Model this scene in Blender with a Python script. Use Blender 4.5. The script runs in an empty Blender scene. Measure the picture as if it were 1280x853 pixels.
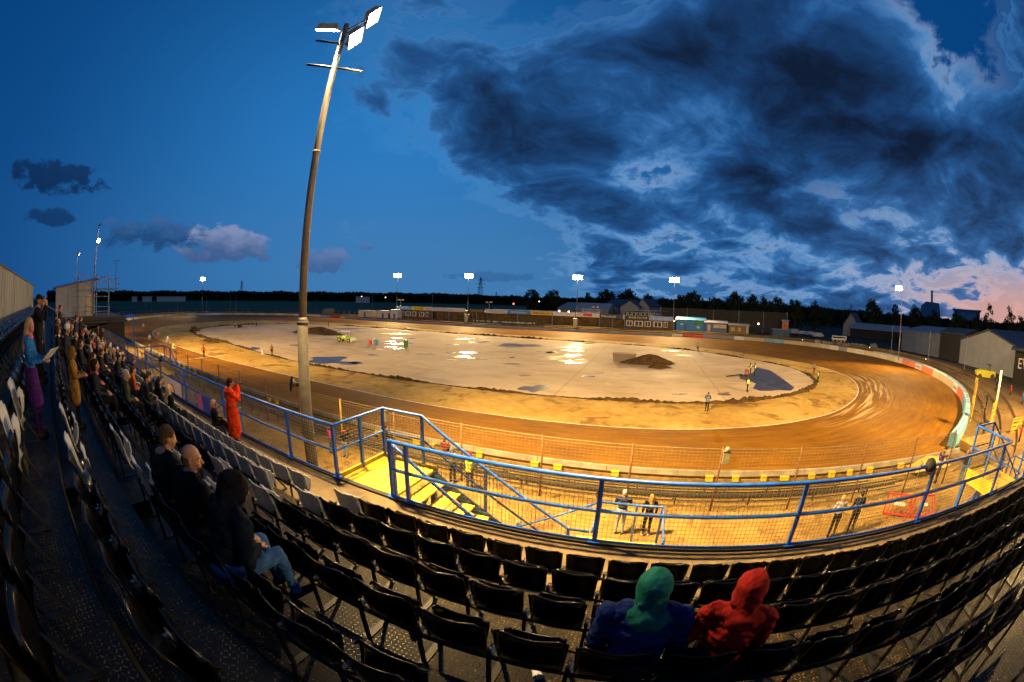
import bpy, bmesh, math, random
import numpy as np
from mathutils import Vector, Matrix, Euler
random.seed(11)
scene = bpy.context.scene
COL = scene.collection
PI = math.pi
R = math.radians

# ------------------------------------------------------------------ camera
# 15 mm class diagonal fisheye, eye 9 m above the track, standing in the main stand
YAW, PITCH, ROLL, FPX, CX, CY = R(19.67), R(-2.17), R(1.61), 497.7, 640.0, 395.4
EYE = np.array([0.0, 0.0, 9.0])
_f = np.array([-math.sin(YAW) * math.cos(PITCH), math.cos(YAW) * math.cos(PITCH), math.sin(PITCH)])
_r = np.array([math.cos(YAW), math.sin(YAW), 0.0])
_u = np.cross(_r, _f)
_r2 = math.cos(ROLL) * _r + math.sin(ROLL) * _u
_u2 = -math.sin(ROLL) * _r + math.cos(ROLL) * _u
CAMR = np.stack([_r2, _u2, -_f], 1)

def bearing(px, py):
    """unit direction seen at a point of the 1280x853 photograph"""
    x, y = px - CX, -(py - CY)
    r = max(1e-9, math.hypot(x, y)); th = 2 * math.asin(min(1, r / 2 / FPX)); s = math.sin(th) / r
    return CAMR @ np.array([x * s, y * s, -math.cos(th)])
def on_z(px, py, z=0.0):
    d = bearing(px, py); t = (z - 9.0) / d[2]; return Vector(EYE + t * d)
def on_dist(px, py, D):
    d = bearing(px, py); t = D / math.hypot(d[0], d[1]); return Vector(EYE + t * d)
def seen_at(p):
    d = (np.array(p, float) - EYE) @ CAMR; n = np.linalg.norm(d)
    th = math.acos(max(-1, min(1, -d[2] / n))); r = 2 * FPX * math.sin(th / 2); h = max(1e-9, math.hypot(d[0], d[1]))
    return CX + r * d[0] / h, CY - r * d[1] / h

cam = bpy.data.cameras.new('camera'); camo = bpy.data.objects.new('camera', cam); COL.objects.link(camo)
camo.location = (0, 0, 9)
camo.rotation_euler = Matrix([list(r) for r in CAMR]).to_euler()
cam.type = 'PANO'; cam.panorama_type = 'FISHEYE_EQUISOLID'
cam.fisheye_lens = FPX / 1280 * 36; cam.fisheye_fov = R(240)
cam.sensor_width = 36; cam.sensor_height = 24; cam.sensor_fit = 'HORIZONTAL'
cam.shift_y = -31.1 / 853
cam.clip_start = 0.05; cam.clip_end = 20000
scene.camera = camo
scene.view_settings.view_transform = 'Standard'; scene.view_settings.look = 'None'
scene.view_settings.exposure = 0; scene.view_settings.gamma = 1
scene.cycles.max_bounces = 4; scene.cycles.diffuse_bounces = 2; scene.cycles.glossy_bounces = 2
scene.cycles.transparent_max_bounces = 6; scene.cycles.sample_clamp_indirect = 4
scene.cycles.use_denoising = True

# ------------------------------------------------------------------ node helpers / materials
def mk_mat(name):
    m = bpy.data.materials.new(name); m.use_nodes = True
    return m, m.node_tree, m.node_tree.nodes['Principled BSDF']
class G:
    """tiny expression builder over a node tree"""
    def __init__(s, nt): s.nt = nt
    def node(s, t, **kw):
        n = s.nt.nodes.new(t)
        for k, v in kw.items(): setattr(n, k, v)
        return n
    def put(s, sock, v):
        if hasattr(v, 'links') or isinstance(v, bpy.types.NodeSocket): s.nt.links.new(v, sock)
        else: sock.default_value = v
    def m(s, op, a, b=0.0, c=0.0, clamp=False):
        n = s.node('ShaderNodeMath', operation=op, use_clamp=clamp)
        s.put(n.inputs[0], a); s.put(n.inputs[1], b); s.put(n.inputs[2], c); return n.outputs[0]
    def vm(s, op, a, b=(0, 0, 0), sc=None):
        n = s.node('ShaderNodeVectorMath', operation=op); s.put(n.inputs[0], a); s.put(n.inputs[1], b)
        if sc is not None: s.put(n.inputs['Scale'], sc)
        return n.outputs['Value'] if op in ('LENGTH', 'DOT_PRODUCT', 'DISTANCE') else n.outputs[0]
    def xyz(s, v):
        n = s.node('ShaderNodeSeparateXYZ'); s.put(n.inputs[0], v); return n.outputs
    def comb(s, x, y, z):
        n = s.node('ShaderNodeCombineXYZ'); s.put(n.inputs[0], x); s.put(n.inputs[1], y); s.put(n.inputs[2], z); return n.outputs[0]
    def noise(s, v, scale, detail=4, rough=.55, dist=0.0, col=False):
        n = s.node('ShaderNodeTexNoise'); s.put(n.inputs['Vector'], v); n.inputs['Scale'].default_value = scale
        n.inputs['Detail'].default_value = detail; n.inputs['Roughness'].default_value = rough; n.inputs['Distortion'].default_value = dist
        return n.outputs['Color'] if col else n.outputs['Fac']
    def ss(s, v, lo, hi):
        n = s.node('ShaderNodeMapRange', interpolation_type='SMOOTHSTEP'); s.put(n.inputs[0], v)
        n.inputs[1].default_value = lo; n.inputs[2].default_value = hi; return n.outputs[0]
    def mix(s, f, a, b):
        n = s.node('ShaderNodeMix', data_type='RGBA'); s.put(n.inputs[0], f)
        for i, v in ((6, a), (7, b)):
            if isinstance(v, tuple) and len(v) == 3: v = v + (1,)
            s.put(n.inputs[i], v)
        return n.outputs[2]
    def ramp(s, f, stops):
        n = s.node('ShaderNodeValToRGB'); s.put(n.inputs[0], f); cr = n.color_ramp
        while len(cr.elements) < len(stops): cr.elements.new(0.5)
        for e, (p, c) in zip(cr.elements, stops): e.position = p; e.color = tuple(c) + (1,)
        return n.outputs[0]
    def bump(s, h, strength=.3, dist=.01):
        n = s.node('ShaderNodeBump'); s.put(n.inputs['Height'], h); n.inputs['Strength'].default_value = strength
        n.inputs['Distance'].default_value = dist; return n.outputs[0]
    def geo(s): return s.node('ShaderNodeNewGeometry').outputs['Position']
    def obj(s): return s.node('ShaderNodeTexCoord').outputs['Object']

def mat(name, col, rough=.6, metal=0., var=.18, scale=6., bump=0., spec=.5, dirt=None, coat=0.):
    """painted / cloth / concrete surface: base colour with blotchy wear and optional relief"""
    m, nt, b = mk_mat(name); g = G(nt); p = g.obj()
    n = g.noise(p, scale, 5, .6)
    lo = tuple(c * (1 - var) for c in col); hi = tuple(min(1, c * (1 + var)) for c in col)
    c = g.mix(g.ss(n, .35, .65), lo, hi)
    if dirt:
        c = g.mix(g.m('MULTIPLY', g.ss(g.noise(p, scale * .37, 4, .6), .5, .66), .6), c, dirt)
    g.put(b.inputs['Base Color'], c); b.inputs['Metallic'].default_value = metal
    g.put(b.inputs['Roughness'], g.m('ADD', rough - .07, g.m('MULTIPLY', n, .14)))
    b.inputs['Specular IOR Level'].default_value = spec
    if coat: b.inputs['Coat Weight'].default_value = coat
    if bump: g.put(b.inputs['Normal'], g.bump(g.noise(p, scale * 4, 4, .6), bump, .01))
    return m
def glow(name, col, strength):
    m = bpy.data.materials.new(name); m.use_nodes = True; nt = m.node_tree; nt.nodes.clear()
    e = nt.nodes.new('ShaderNodeEmission'); e.inputs[0].default_value = tuple(col) + (1,); e.inputs[1].default_value = strength
    o = nt.nodes.new('ShaderNodeOutputMaterial'); nt.links.new(e.outputs[0], o.inputs[0]); return m
_cm = {}
def paint(col, rough=.55, var=.12):
    k = (tuple(round(c, 3) for c in col), rough)
    if k not in _cm: _cm[k] = mat('painted_%d' % len(_cm), col, rough, var=var)
    return _cm[k]
_cl = {}
def cloth(col):
    k = tuple(round(c, 3) for c in col)
    if k not in _cl:
        m, nt, b = mk_mat('cloth_%d' % len(_cl)); g = G(nt); p = g.obj()
        w = g.noise(p, 9, 3, .5, .8); f = g.noise(p, 260, 2, .5)
        g.put(b.inputs['Base Color'], g.mix(g.ss(w, .35, .65), tuple(c * .75 for c in col), tuple(min(1, c * 1.2) for c in col)))
        b.inputs['Roughness'].default_value = .92; b.inputs['Specular IOR Level'].default_value = .06
        g.put(b.inputs['Normal'], g.bump(g.m('ADD', g.m('MULTIPLY', w, .6), g.m('MULTIPLY', f, .05)), .45, .035))
        _cl[k] = m
    return _cl[k]

# ------------------------------------------------------------------ mesh builder
class MB:
    def __init__(s): s.v = []; s.f = []; s.mi = []
    def add(s, vs, fs, mi=0):
        o = len(s.v); s.v += [tuple(v) for v in vs]; s.f += [tuple(i + o for i in f) for f in fs]; s.mi += [mi] * len(fs)
    def box(s, x0, x1, y0, y1, z0, z1, M=None, mi=0):
        vs = [(x, y, z) for z in (z0, z1) for y in (y0, y1) for x in (x0, x1)]
        if M is not None: vs = [M @ Vector(v) for v in vs]
        s.add(vs, [(0, 2, 3, 1), (4, 5, 7, 6), (0, 1, 5, 4), (2, 6, 7, 3), (0, 4, 6, 2), (1, 3, 7, 5)], mi)
    def bar(s, a, b, w, h=None, mi=0, up=(0, 0, 1)):
        a, b = Vector(a), Vector(b); h = w if h is None else h
        d = (b - a).normalized(); u = Vector(up)
        if abs(d.dot(u)) > .98: u = Vector((0, 1, 0))
        r = d.cross(u).normalized(); u = r.cross(d)
        vs = [p + r * (sx * w / 2) + u * (sz * h / 2) for p in (a, b) for sx, sz in ((-1, -1), (1, -1), (1, 1), (-1, 1))]
        s.add(vs, [(0, 1, 2, 3), (7, 6, 5, 4), (0, 4, 5, 1), (1, 5, 6, 2), (2, 6, 7, 3), (3, 7, 4, 0)], mi)
    def tube(s, a, b, r, r2=None, n=8, mi=0):
        a, b = Vector(a), Vector(b); r2 = r if r2 is None else r2
        d = (b - a).normalized(); u = Vector((0, 0, 1)) if abs(d.z) < .95 else Vector((1, 0, 0))
        x = d.cross(u).normalized(); y = d.cross(x)
        vs = []
        for p, q in ((a, r), (b, r2)):
            for i in range(n):
                t = 2 * PI * i / n; vs.append(p + x * (q * math.cos(t)) + y * (q * math.sin(t)))
        fs = [(i, (i + 1) % n, n + (i + 1) % n, n + i) for i in range(n)] + [tuple(range(n - 1, -1, -1)), tuple(range(n, 2 * n))]
        s.add(vs, fs, mi)
    def path(s, pts, r, n=8, closed=False, mi=0):
        pts = [Vector(p) for p in pts]; rings = []
        for i, p in enumerate(pts):
            a = pts[i - 1] if (i > 0 or closed) else p; b = pts[(i + 1) % len(pts)] if (i < len(pts) - 1 or closed) else p
            d = (b - a).normalized(); u = Vector((0, 0, 1)) if abs(d.z) < .9 else Vector((1, 0, 0))
            x = d.cross(u).normalized(); y = d.cross(x)
            rings.append([p + x * (r * math.cos(2 * PI * k / n)) + y * (r * math.sin(2 * PI * k / n)) for k in range(n)])
        vs = [v for q in rings for v in q]; m = len(pts)
        fs = [(i * n + k, i * n + (k + 1) % n, ((i + 1) % m) * n + (k + 1) % n, ((i + 1) % m) * n + k) for i in range(m if closed else m - 1) for k in range(n)]
        if not closed: fs += [tuple(range(n - 1, -1, -1)), tuple(range((m - 1) * n, m * n))]
        s.add(vs, fs, mi)
    def lathe(s, prof, n=12, c=(0, 0, 0), mi=0):
        vs = [(c[0] + r * math.cos(2 * PI * k / n), c[1] + r * math.sin(2 * PI * k / n), c[2] + z) for r, z in prof for k in range(n)]
        m = len(prof)
        fs = [(i * n + k, i * n + (k + 1) % n, (i + 1) * n + (k + 1) % n, (i + 1) * n + k) for i in range(m - 1) for k in range(n)]
        fs += [tuple(range(n - 1, -1, -1)), tuple(range((m - 1) * n, m * n))]
        s.add(vs, fs, mi)
    def torus(s, c, R0, r, axis='x', n=20, k=8, mi=0):
        pts = []
        for i in range(n):
            t = 2 * PI * i / n; a, b = R0 * math.cos(t), R0 * math.sin(t)
            pts.append({'x': (c[0], c[1] + a, c[2] + b), 'y': (c[0] + a, c[1], c[2] + b), 'z': (c[0] + a, c[1] + b, c[2])}[axis])
        s.path(pts, r, k, True, mi)
    def ball(s, c, r, n=10, k=6, sc=(1, 1, 1), M=None, mi=0):
        vs = []
        for j in range(k + 1):
            ph = PI * j / k
            for i in range(n):
                t = 2 * PI * i / n
                p = Vector((sc[0] * r * math.sin(ph) * math.cos(t), sc[1] * r * math.sin(ph) * math.sin(t), -sc[2] * r * math.cos(ph)))
                if M is not None: p = M @ p
                vs.append(Vector(c) + p)
        s.add(vs, [(j * n + i, j * n + (i + 1) % n, (j + 1) * n + (i + 1) % n, (j + 1) * n + i) for j in range(k) for i in range(n)], mi)
    def prism(s, poly, z0, z1, mi=0):
        n = len(poly)
        vs = [(p[0], p[1], z0) for p in poly] + [(p[0], p[1], z1) for p in poly]
        s.add(vs, [tuple(range(n - 1, -1, -1)), tuple(range(n, 2 * n))] + [(i, (i + 1) % n, n + (i + 1) % n, n + i) for i in range(n)], mi)
    def extr(s, poly, a, b, axis='x', mi=0):
        """polygon of 2-D points swept along an axis from a to b"""
        n = len(poly); f = {'x': lambda p, t: (t, p[0], p[1]), 'y': lambda p, t: (p[0], t, p[1])}[axis]
        s.add([f(p, a) for p in poly] + [f(p, b) for p in poly], [tuple(range(n)), tuple(range(2 * n - 1, n - 1, -1))] + [(i, n + i, n + (i + 1) % n, (i + 1) % n) for i in range(n)], mi)
    def mesh(s, name, smooth=False, fix=True):
        me = bpy.data.meshes.new(name); me.from_pydata(s.v, [], s.f); me.update()
        me.polygons.foreach_set('material_index', s.mi)
        if smooth: me.polygons.foreach_set('use_smooth', [True] * len(me.polygons))
        if fix:
            bm = bmesh.new(); bm.from_mesh(me); bmesh.ops.recalc_face_normals(bm, faces=bm.faces[:]); bm.to_mesh(me); bm.free()
        return me
    def build(s, name, m, parent=None, smooth=False, label=None, cat=None, group=None, kind=None, loc=None, fix=True):
        me = s.mesh(name, smooth, fix)
        for q in (m if isinstance(m, (list, tuple)) else [m]): me.materials.append(q)
        o = bpy.data.objects.new(name, me); COL.objects.link(o)
        if parent: o.parent = parent
        if loc: o.location = loc
        return tag(o, label, cat, group, kind)
def tag(o, label=None, cat=None, group=None, kind=None):
    if label: o['label'] = label
    if cat: o['category'] = cat
    if group: o['group'] = group
    if kind: o['kind'] = kind
    return o
def thing(name, label, cat, loc=(0, 0, 0), rz=0., group=None):
    o = bpy.data.objects.new(name, None); o.empty_display_size = .2; COL.objects.link(o)
    o.location = loc; o.rotation_euler = (0, 0, rz)
    return tag(o, label, cat, group)
KIDS = {}
def kids(o):
    return [c for c in bpy.data.objects if c.parent == o]
def copy_thing(root, loc, rz=0., label=None, group=None, tree=None):
    """copy of a thing and of each of its parts and sub-parts"""
    tree = tree or family(root)
    r = root.copy(); COL.objects.link(r); r.location = loc; r.rotation_euler = (0, 0, rz)
    if label: r['label'] = label
    if group: r['group'] = group
    def rec(src, dst):
        for ch, sub in src:
            c = ch.copy(); COL.objects.link(c); c.parent = dst; rec(sub, c)
    rec(tree, r)
    return r
def family(o): return [(c, family(c)) for c in kids(o)]
def text_mesh(s, size):
    cu = bpy.data.curves.new('t', 'FONT'); cu.body = s; cu.size = size; cu.extrude = .004; cu.align_x = 'CENTER'; cu.align_y = 'CENTER'
    cu.resolution_u = 2
    o = bpy.data.objects.new('t', cu); me = bpy.data.meshes.new_from_object(o)
    bpy.data.objects.remove(o); return me
def lettering(s, size, m, parent, loc, rot, sx=1.0, name='lettering'):
    me = text_mesh(s, size); me.materials.clear(); me.materials.append(m)
    o = bpy.data.objects.new(name, me); COL.objects.link(o); o.parent = parent
    o.location = loc; o.rotation_euler = rot; o.scale = (sx, 1, 1); return o
# ------------------------------------------------------------------ dusk sky
w = bpy.data.worlds.new('World'); scene.world = w; w.use_nodes = True
nt = w.node_tree; bg = nt.nodes['Background']; g = G(nt)
d = g.node('ShaderNodeTexCoord').outputs['Generated']
dx, dy, dz = g.xyz(g.vm('NORMALIZE', d))[:3]
el = g.m('MULTIPLY', g.m('ARCSINE', dz), 180 / PI)
az = g.m('MULTIPLY', g.m('ARCTAN2', dx, dy), 180 / PI)
def gauss(ca, ce, wa, we):
    a = g.m('DIVIDE', g.m('SUBTRACT', az, ca), wa); e = g.m('DIVIDE', g.m('SUBTRACT', el, ce), we)
    q = g.m('ADD', g.m('MULTIPLY', a, a), g.m('MULTIPLY', e, e))
    return g.m('POWER', 2.718, g.m('MULTIPLY', q, -1))
# clear dusk blue, paler round the middle of the view, dark overhead and to the left
clear = g.mix(gauss(-38, 18, 42, 30), (.0020, .052, .205), (.022, .19, .52))
clear = g.mix(g.m('MULTIPLY', gauss(-28, 2, 48, 13), .85), clear, (.060, .205, .44))
clear = g.mix(g.m('MULTIPLY', g.ss(az, 10, 40), g.ss(g.m('MULTIPLY', el, -1), -26, -6)), clear, (.20, .33, .55))
clear = g.mix(g.m('MULTIPLY', g.ss(az, 30, 55), g.ss(g.m('MULTIPLY', el, -1), -9, -1)), clear, (.62, .34, .30))
# cloud deck, flattened perspective towards the horizon
k = g.m('ADD', g.m('MAXIMUM', dz, 0), .30)
P = g.comb(g.m('DIVIDE', dx, k), g.m('DIVIDE', dy, k), g.m('MULTIPLY', dz, .8))
warp = g.vm('SCALE', g.vm('SUBTRACT', g.noise(P, 1.9, 3, .5, 0, True), (.5, .5, .5)), sc=.45)
P2 = g.vm('ADD', P, warp)
n1 = g.noise(g.vm('ADD', P2, (3.1, 7.7, 0)), 1.55, 7, .56)
n2 = g.noise(g.vm('ADD', P2, (9.3, 1.2, 4)), 6.5, 7, .62)
nn = g.m('ADD', .5, g.m('MULTIPLY', g.m('SUBTRACT', g.m('ADD', g.m('MULTIPLY', n1, .78), g.m('MULTIPLY', n2, .22)), .5), 2.3))
azn = g.m('ADD', az, g.m('MULTIPLY', g.m('SUBTRACT', g.noise(P, 2.2, 4, .6), .5), 30))
cover = g.ss(g.m('SUBTRACT', azn, g.m('MULTIPLY', g.m('SUBTRACT', 30, el), 1.0)), -69, -24)
big = g.m('ADD', g.m('MULTIPLY', gauss(36, 28, 15, 22), .24), g.m('MULTIPLY', gauss(-20, 24, 16, 9), .21))
big = g.m('ADD', big, g.m('MULTIPLY', gauss(15, 42, 18, 12), .08))
big = g.m('SUBTRACT', big, g.m('ADD', g.m('MULTIPLY', gauss(4, 14, 7, 12), .20), g.m('MULTIPLY', gauss(56, 3, 18, 4), .16)))
q = g.m('ADD', g.m('ADD', nn, big), g.m('MULTIPLY', g.m('SUBTRACT', cover, 1), .55))
deck = g.ramp(q, [(.0, (0, 0, 0)), (.30, (0, 0, 0)), (.44, (.9, .9, .9)), (1, (1, 1, 1))])
ccol = g.ramp(q, [(.28, (.03, .19, .50)), (.37, (.30, .47, .76)), (.43, (.12, .29, .58)), (.51, (.034, .145, .38)), (.61, (.016, .080, .24)), (.74, (.010, .044, .138)), (.88, (.007, .022, .068)), (1, (.005, .013, .038))])
warm = g.m('MULTIPLY', g.ss(az, 22, 50), g.ss(g.m('MULTIPLY', el, -1), -13, -2))
ccol = g.mix(g.m('MULTIPLY', warm, g.ss(g.m('MULTIPLY', q, -1), -.50, -.38)), ccol, (.70, .48, .44))
ccol = g.mix(g.m('MULTIPLY', g.m('SUBTRACT', 1, g.ss(cover, .3, .95)), g.ss(g.m('MULTIPLY', q, -1), -.56, -.44)), ccol, clear)
gap = g.m('ADD', g.m('ADD', gauss(1, 14, 11, 13), gauss(22, 6, 25, 7)), g.m('ADD', gauss(52, 26, 10, 20), .12), clamp=True)
ccol = g.mix(g.m('MULTIPLY', g.m('SUBTRACT', 1, gap), g.ss(g.m('MULTIPLY', q, -1), -.52, -.45)), ccol, g.vm('MULTIPLY', clear, (1.25, 1.12, 1.05)))
sky = g.mix(deck, clear, ccol)
# fair-weather puffs low on the left
def puff(sky, ca, ce, wa, we, lit, dark, amt=.95, seed=0.):
    a = g.m('DIVIDE', g.m('SUBTRACT', az, ca), wa); e = g.m('DIVIDE', g.m('SUBTRACT', el, ce), we)
    r2 = g.m('ADD', g.m('MULTIPLY', a, a), g.m('MULTIPLY', e, e))
    sv = g.comb(g.m('DIVIDE', az, 7), g.m('DIVIDE', el, 4), seed)
    nz = g.noise(sv, 1.7, 8, .62)
    body = g.m('MULTIPLY', g.m('MULTIPLY', g.ss(g.m('SUBTRACT', g.m('ADD', 1, g.m('MULTIPLY', g.m('SUBTRACT', nz, .5), 4.2)), r2), .15, .75), g.ss(g.m('MULTIPLY', r2, -1), -2.2, -1.4)), amt)
    sh = g.ss(g.m('ADD', e, g.m('MULTIPLY', g.m('SUBTRACT', nz, .5), 2.4)), -.5, 1.0)
    return g.mix(body, sky, g.mix(sh, dark, lit))
sky = puff(sky, -74, 8.0, 10, 2.4, (.045, .12, .30), (.012, .052, .16), .8, 3.)
sky = puff(sky, -62.5, 6.8, 7.6, 3.0, (.21, .27, .47), (.05, .11, .27), .97, 1.)
sky = puff(sky, -47.5, 5.2, 4.6, 2.0, (.13, .20, .40), (.05, .12, .30), .85, 5.)
sky = puff(sky, -41, 7.2, 1.6, .8, (.12, .20, .42), (.06, .14, .34), .8, 6.)
sky = puff(sky, -93, 14, 10, 2.2, (.006, .022, .08), (.004, .016, .06), .8, 7.)
sky = puff(sky, -92, 9.5, 6, 1.2, (.006, .03, .10), (.004, .02, .08), .7, 8.)
sky = puff(sky, -24, 3.4, 9, .8, (.03, .11, .30), (.02, .09, .26), .5, 10.)
# below the horizon the dark land
sky = g.mix(g.ss(el, -2.5, -.5), (.004, .010, .012), sky)
nt.links.new(sky, bg.inputs['Color']); bg.inputs['Strength'].default_value = 1.0
w.cycles.sampling_method = 'MANUAL'; w.cycles.sample_map_resolution = 512
# ------------------------------------------------------------------ setting: ground, track, infield
def ground_mat(name, c1, c2, c3=None, s1=.05, s2=2.5, rough=.85, bump=.4, spec=.3, grass=False):
    m, nt, b = mk_mat(name); g = G(nt); p = g.geo()
    n = g.noise(p, s1, 6, .62); f = g.noise(p, s2, 6, .65)
    c = g.mix(g.ss(g.m('ADD', g.m('MULTIPLY', n, .6), g.m('MULTIPLY', f, .4)), .38, .62), c1, c2)
    if c3: c = g.mix(g.m('MULTIPLY', g.ss(g.noise(p, s1 * 3.3, 5, .6, 1.), .52, .66), .8), c, c3)
    g.put(b.inputs['Base Color'], c); g.put(b.inputs['Roughness'], g.m('ADD', rough - .1, g.m('MULTIPLY', f, .2)))
    b.inputs['Specular IOR Level'].default_value = spec
    g.put(b.inputs['Normal'], g.bump(g.m('ADD', f, g.m('MULTIPLY', g.noise(p, s2 * 6, 4, .6), .4)), bump, .04))
    return m
M_land = ground_mat('dark_rough_land', (.012, .016, .006), (.030, .026, .012), (.040, .030, .014), .02, .6, .95)
M_field = ground_mat('night_field_grass', (.022, .050, .004), (.034, .070, .006), None, .006, .15, .95, .2)
MB_ = MB(); MB_.add([(-9000, -9000, -.12), (9000, -9000, -.12), (9000, 9000, -.12), (-9000, 9000, -.12)], [(0, 1, 2, 3)])
MB_.build('ground', M_land, kind='structure')
b = MB(); b.add([(-2600, 30, -.1), (-300, 60, -.1), (-260, 170, -.1), (-60, 215, -.1), (150, 1250, -.1), (-2600, 1400, -.1)], [(0, 1, 2, 3, 4, 5)])
b.build('field', M_field, kind='structure')

inner_a = [(-92, 28.2), (-66, 27.4), (-36, 28.6), (-15, 28.3), (0, 28.6), (8, 29.8), (14, 31.6), (20, 34.8), (26, 40.6), (30.5, 47.8), (33, 56), (32, 65), (28, 74), (21, 83), (12, 91), (0, 95.5), (-14, 98), (-35, 99.5), (-60, 100.5), (-85, 101), (-105, 100), (-120, 95), (-130, 87), (-134, 73), (-132, 58), (-125, 44), (-112, 34)]
outer_a = [(-96, 18.7), (-66, 18.7), (-36, 18.7), (-15, 18.7), (0, 18.7), (12, 18.7), (20, 19.4), (27, 22.4), (36, 29), (44, 37.5), (50.5, 49), (55, 63), (55.5, 78), (51.5, 92), (44, 104.5), (32, 113.5), (16, 118), (-20, 118.5), (-60, 118.5), (-95, 119), (-124, 122), (-148, 119), (-166, 106), (-177, 88), (-179, 66), (-166, 42), (-142, 27)]
def closed_curve(a, sub=10):
    n = len(a); out = []
    for i in range(n):
        p0, p1, p2, p3 = (Vector(a[(i + k) % n]) for k in (-1, 0, 1, 2))
        for j in range(sub):
            t = j / sub
            out.append(.5 * ((2 * p1) + (p2 - p0) * t + (2 * p0 - 5 * p1 + 4 * p2 - p3) * t * t + (3 * p1 - p0 - 3 * p2 + p3) * t ** 3))
    return out
INNER, OUTER = closed_curve(inner_a), closed_curve(outer_a)
NC = len(INNER)
def normals(c):
    out = []
    for i in range(len(c)):
        t = (c[(i + 1) % len(c)] - c[i - 1]).normalized(); out.append(Vector((t.y, -t.x)))
    return out
N_IN, N_OUT = normals(INNER), normals(OUTER)      # pointing away from the centre
def strip(A, B, za, zb, rows, mat_, name, kind='structure', uv=True, smooth=True, idx=None, za_f=None):
    b = MB(); n = len(A); idx = idx or list(range(n)); closed = len(idx) == n
    for i in idx:
        for k in range(rows + 1):
            t = k / rows; p = A[i].lerp(B[i], t); b.v.append((p.x, p.y, za + (zb - za) * t + (za_f(i, t, p) if za_f else 0)))
    m = rows + 1; L = len(idx)
    for i in range(L if closed else L - 1):
        for k in range(rows):
            b.f.append((i * m + k, i * m + k + 1, ((i + 1) % L) * m + k + 1, ((i + 1) % L) * m + k)); b.mi.append(0)
    me = b.mesh(name, smooth, False)
    for q in [mat_]: me.materials.append(q)
    u = me.uv_layers.new(name='UVMap'); s = [0]
    for a_, b_ in zip(idx, idx[1:] + idx[:1]): s.append(s[-1] + (A[b_] - A[a_]).length)
    for pi, pl in enumerate(me.polygons):
        i, k = divmod(pi, rows); cs = ((s[i], k), (s[i], k + 1), (s[i + 1], k + 1), (s[i + 1], k))
        for li, (uu, kk) in zip(pl.loop_indices, cs): u.data[li].uv = (uu, kk / rows)
    o = bpy.data.objects.new(name, me); COL.objects.link(o)
    if kind: o['kind'] = kind
    # make faces look up
    if me.polygons[0].normal.z < 0: me.flip_normals()
    return o
# shale racing surface with grooves worn along the lap
m, nt_, b_ = mk_mat('wet_brown_shale'); g = G(nt_)
uv = g.node('ShaderNodeTexCoord').outputs['UV']; ux, uy, _ = g.xyz(uv)[:3]
p = g.geo()
wob = g.m('MULTIPLY', g.m('SUBTRACT', g.noise(g.comb(g.m('MULTIPLY', ux, .03), uy, 0), 1.6, 3), .5), .30)
sv = g.comb(g.m('MULTIPLY', ux, .012), g.m('ADD', uy, wob), 0)
streak = g.noise(sv, 26, 6, .62); fine = g.noise(g.comb(g.m('MULTIPLY', ux, .05), g.m('ADD', uy, wob), 3), 90, 4, .6)
blot = g.noise(p, .16, 5, .6)
v = g.m('ADD', g.m('MULTIPLY', streak, .5), g.m('ADD', g.m('MULTIPLY', blot, .3), g.m('MULTIPLY', fine, .2)))
c = g.ramp(v, [(.30, (.070, .029, .002)), (.45, (.155, .066, .003)), (.56, (.225, .102, .005)), (.72, (.36, .19, .018))])
# paler polished line on the exit of the bend
arcs = g.noise(g.comb(g.m('MULTIPLY', ux, .0035), g.m('ADD', uy, g.m('MULTIPLY', wob, .5)), 7), 34, 5, .6)
pale = g.m('MULTIPLY', g.ss(arcs, .48, .60), g.m('MULTIPLY', g.ss(g.m('MULTIPLY', uy, -1), -.42, -.12), g.ss(uy, .01, .07)))
bend = g.m('MULTIPLY', g.ss(g.xyz(p)[0], 14, 24), g.ss(g.m('MULTIPLY', g.xyz(p)[1], -1), -62, -50))
c = g.mix(g.m('MULTIPLY', g.m('MULTIPLY', pale, bend), .85), c, (.60, .44, .20))
g.put(b_.inputs['Base Color'], c); g.put(b_.inputs['Roughness'], g.m('ADD', .52, g.m('MULTIPLY', streak, .35))); b_.inputs['Specular IOR Level'].default_value = .05
g.put(b_.inputs['Normal'], g.bump(g.m('ADD', streak, g.m('MULTIPLY', g.noise(p, 5, 5, .65), .5)), .5, .06))
M_track = m
def bank_z(i, t, p): return 0.0
strip(INNER, OUTER, 0, .25, 14, M_track, 'track')
# infield: sandy shoulder ring, then the concrete centre
M_sand = ground_mat('damp_sandy_shoulder', (.35, .20, .035), (.54, .36, .09), (.17, .085, .015), .10, 1.2, .85, .5, .1)
RIDGE = closed_curve([(-90, 39.5), (-76, 39.2), (-47.5, 35.9), (-33, 35.8), (-18, 36.1), (-3.3, 36.8), (7.3, 37.7), (13, 40), (18, 42.6), (22.6, 47), (25.2, 52.5), (26, 59), (24.7, 65.5), (20, 73.5), (11, 83.5), (2, 88.5), (-7, 91), (-18, 92), (-36, 93.2), (-57, 94), (-80, 94), (-98, 91), (-109, 82), (-114, 69), (-112, 55), (-104, 45.5)], 10)
M_conc, nt_, b_ = mk_mat('worn_concrete_centre'); g = G(nt_); p = g.geo(); X, Y, Z = g.xyz(p)[:3]
n1_ = g.noise(p, .07, 6, .6); n2_ = g.noise(p, .9, 6, .65); n3_ = g.noise(g.vm('MULTIPLY', p, (.5, 1.6, 1)), .33, 6, .6, .6)
c = g.mix(g.ss(n1_, .36, .64), (.46, .335, .18), (.61, .475, .285))
c = g.mix(g.m('MULTIPLY', g.ss(n3_, .50, .70), .55), c, (.30, .19, .075))
c = g.mix(g.m('MULTIPLY', g.ss(n2_, .60, .75), .5), c, (.20, .14, .08))
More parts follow.
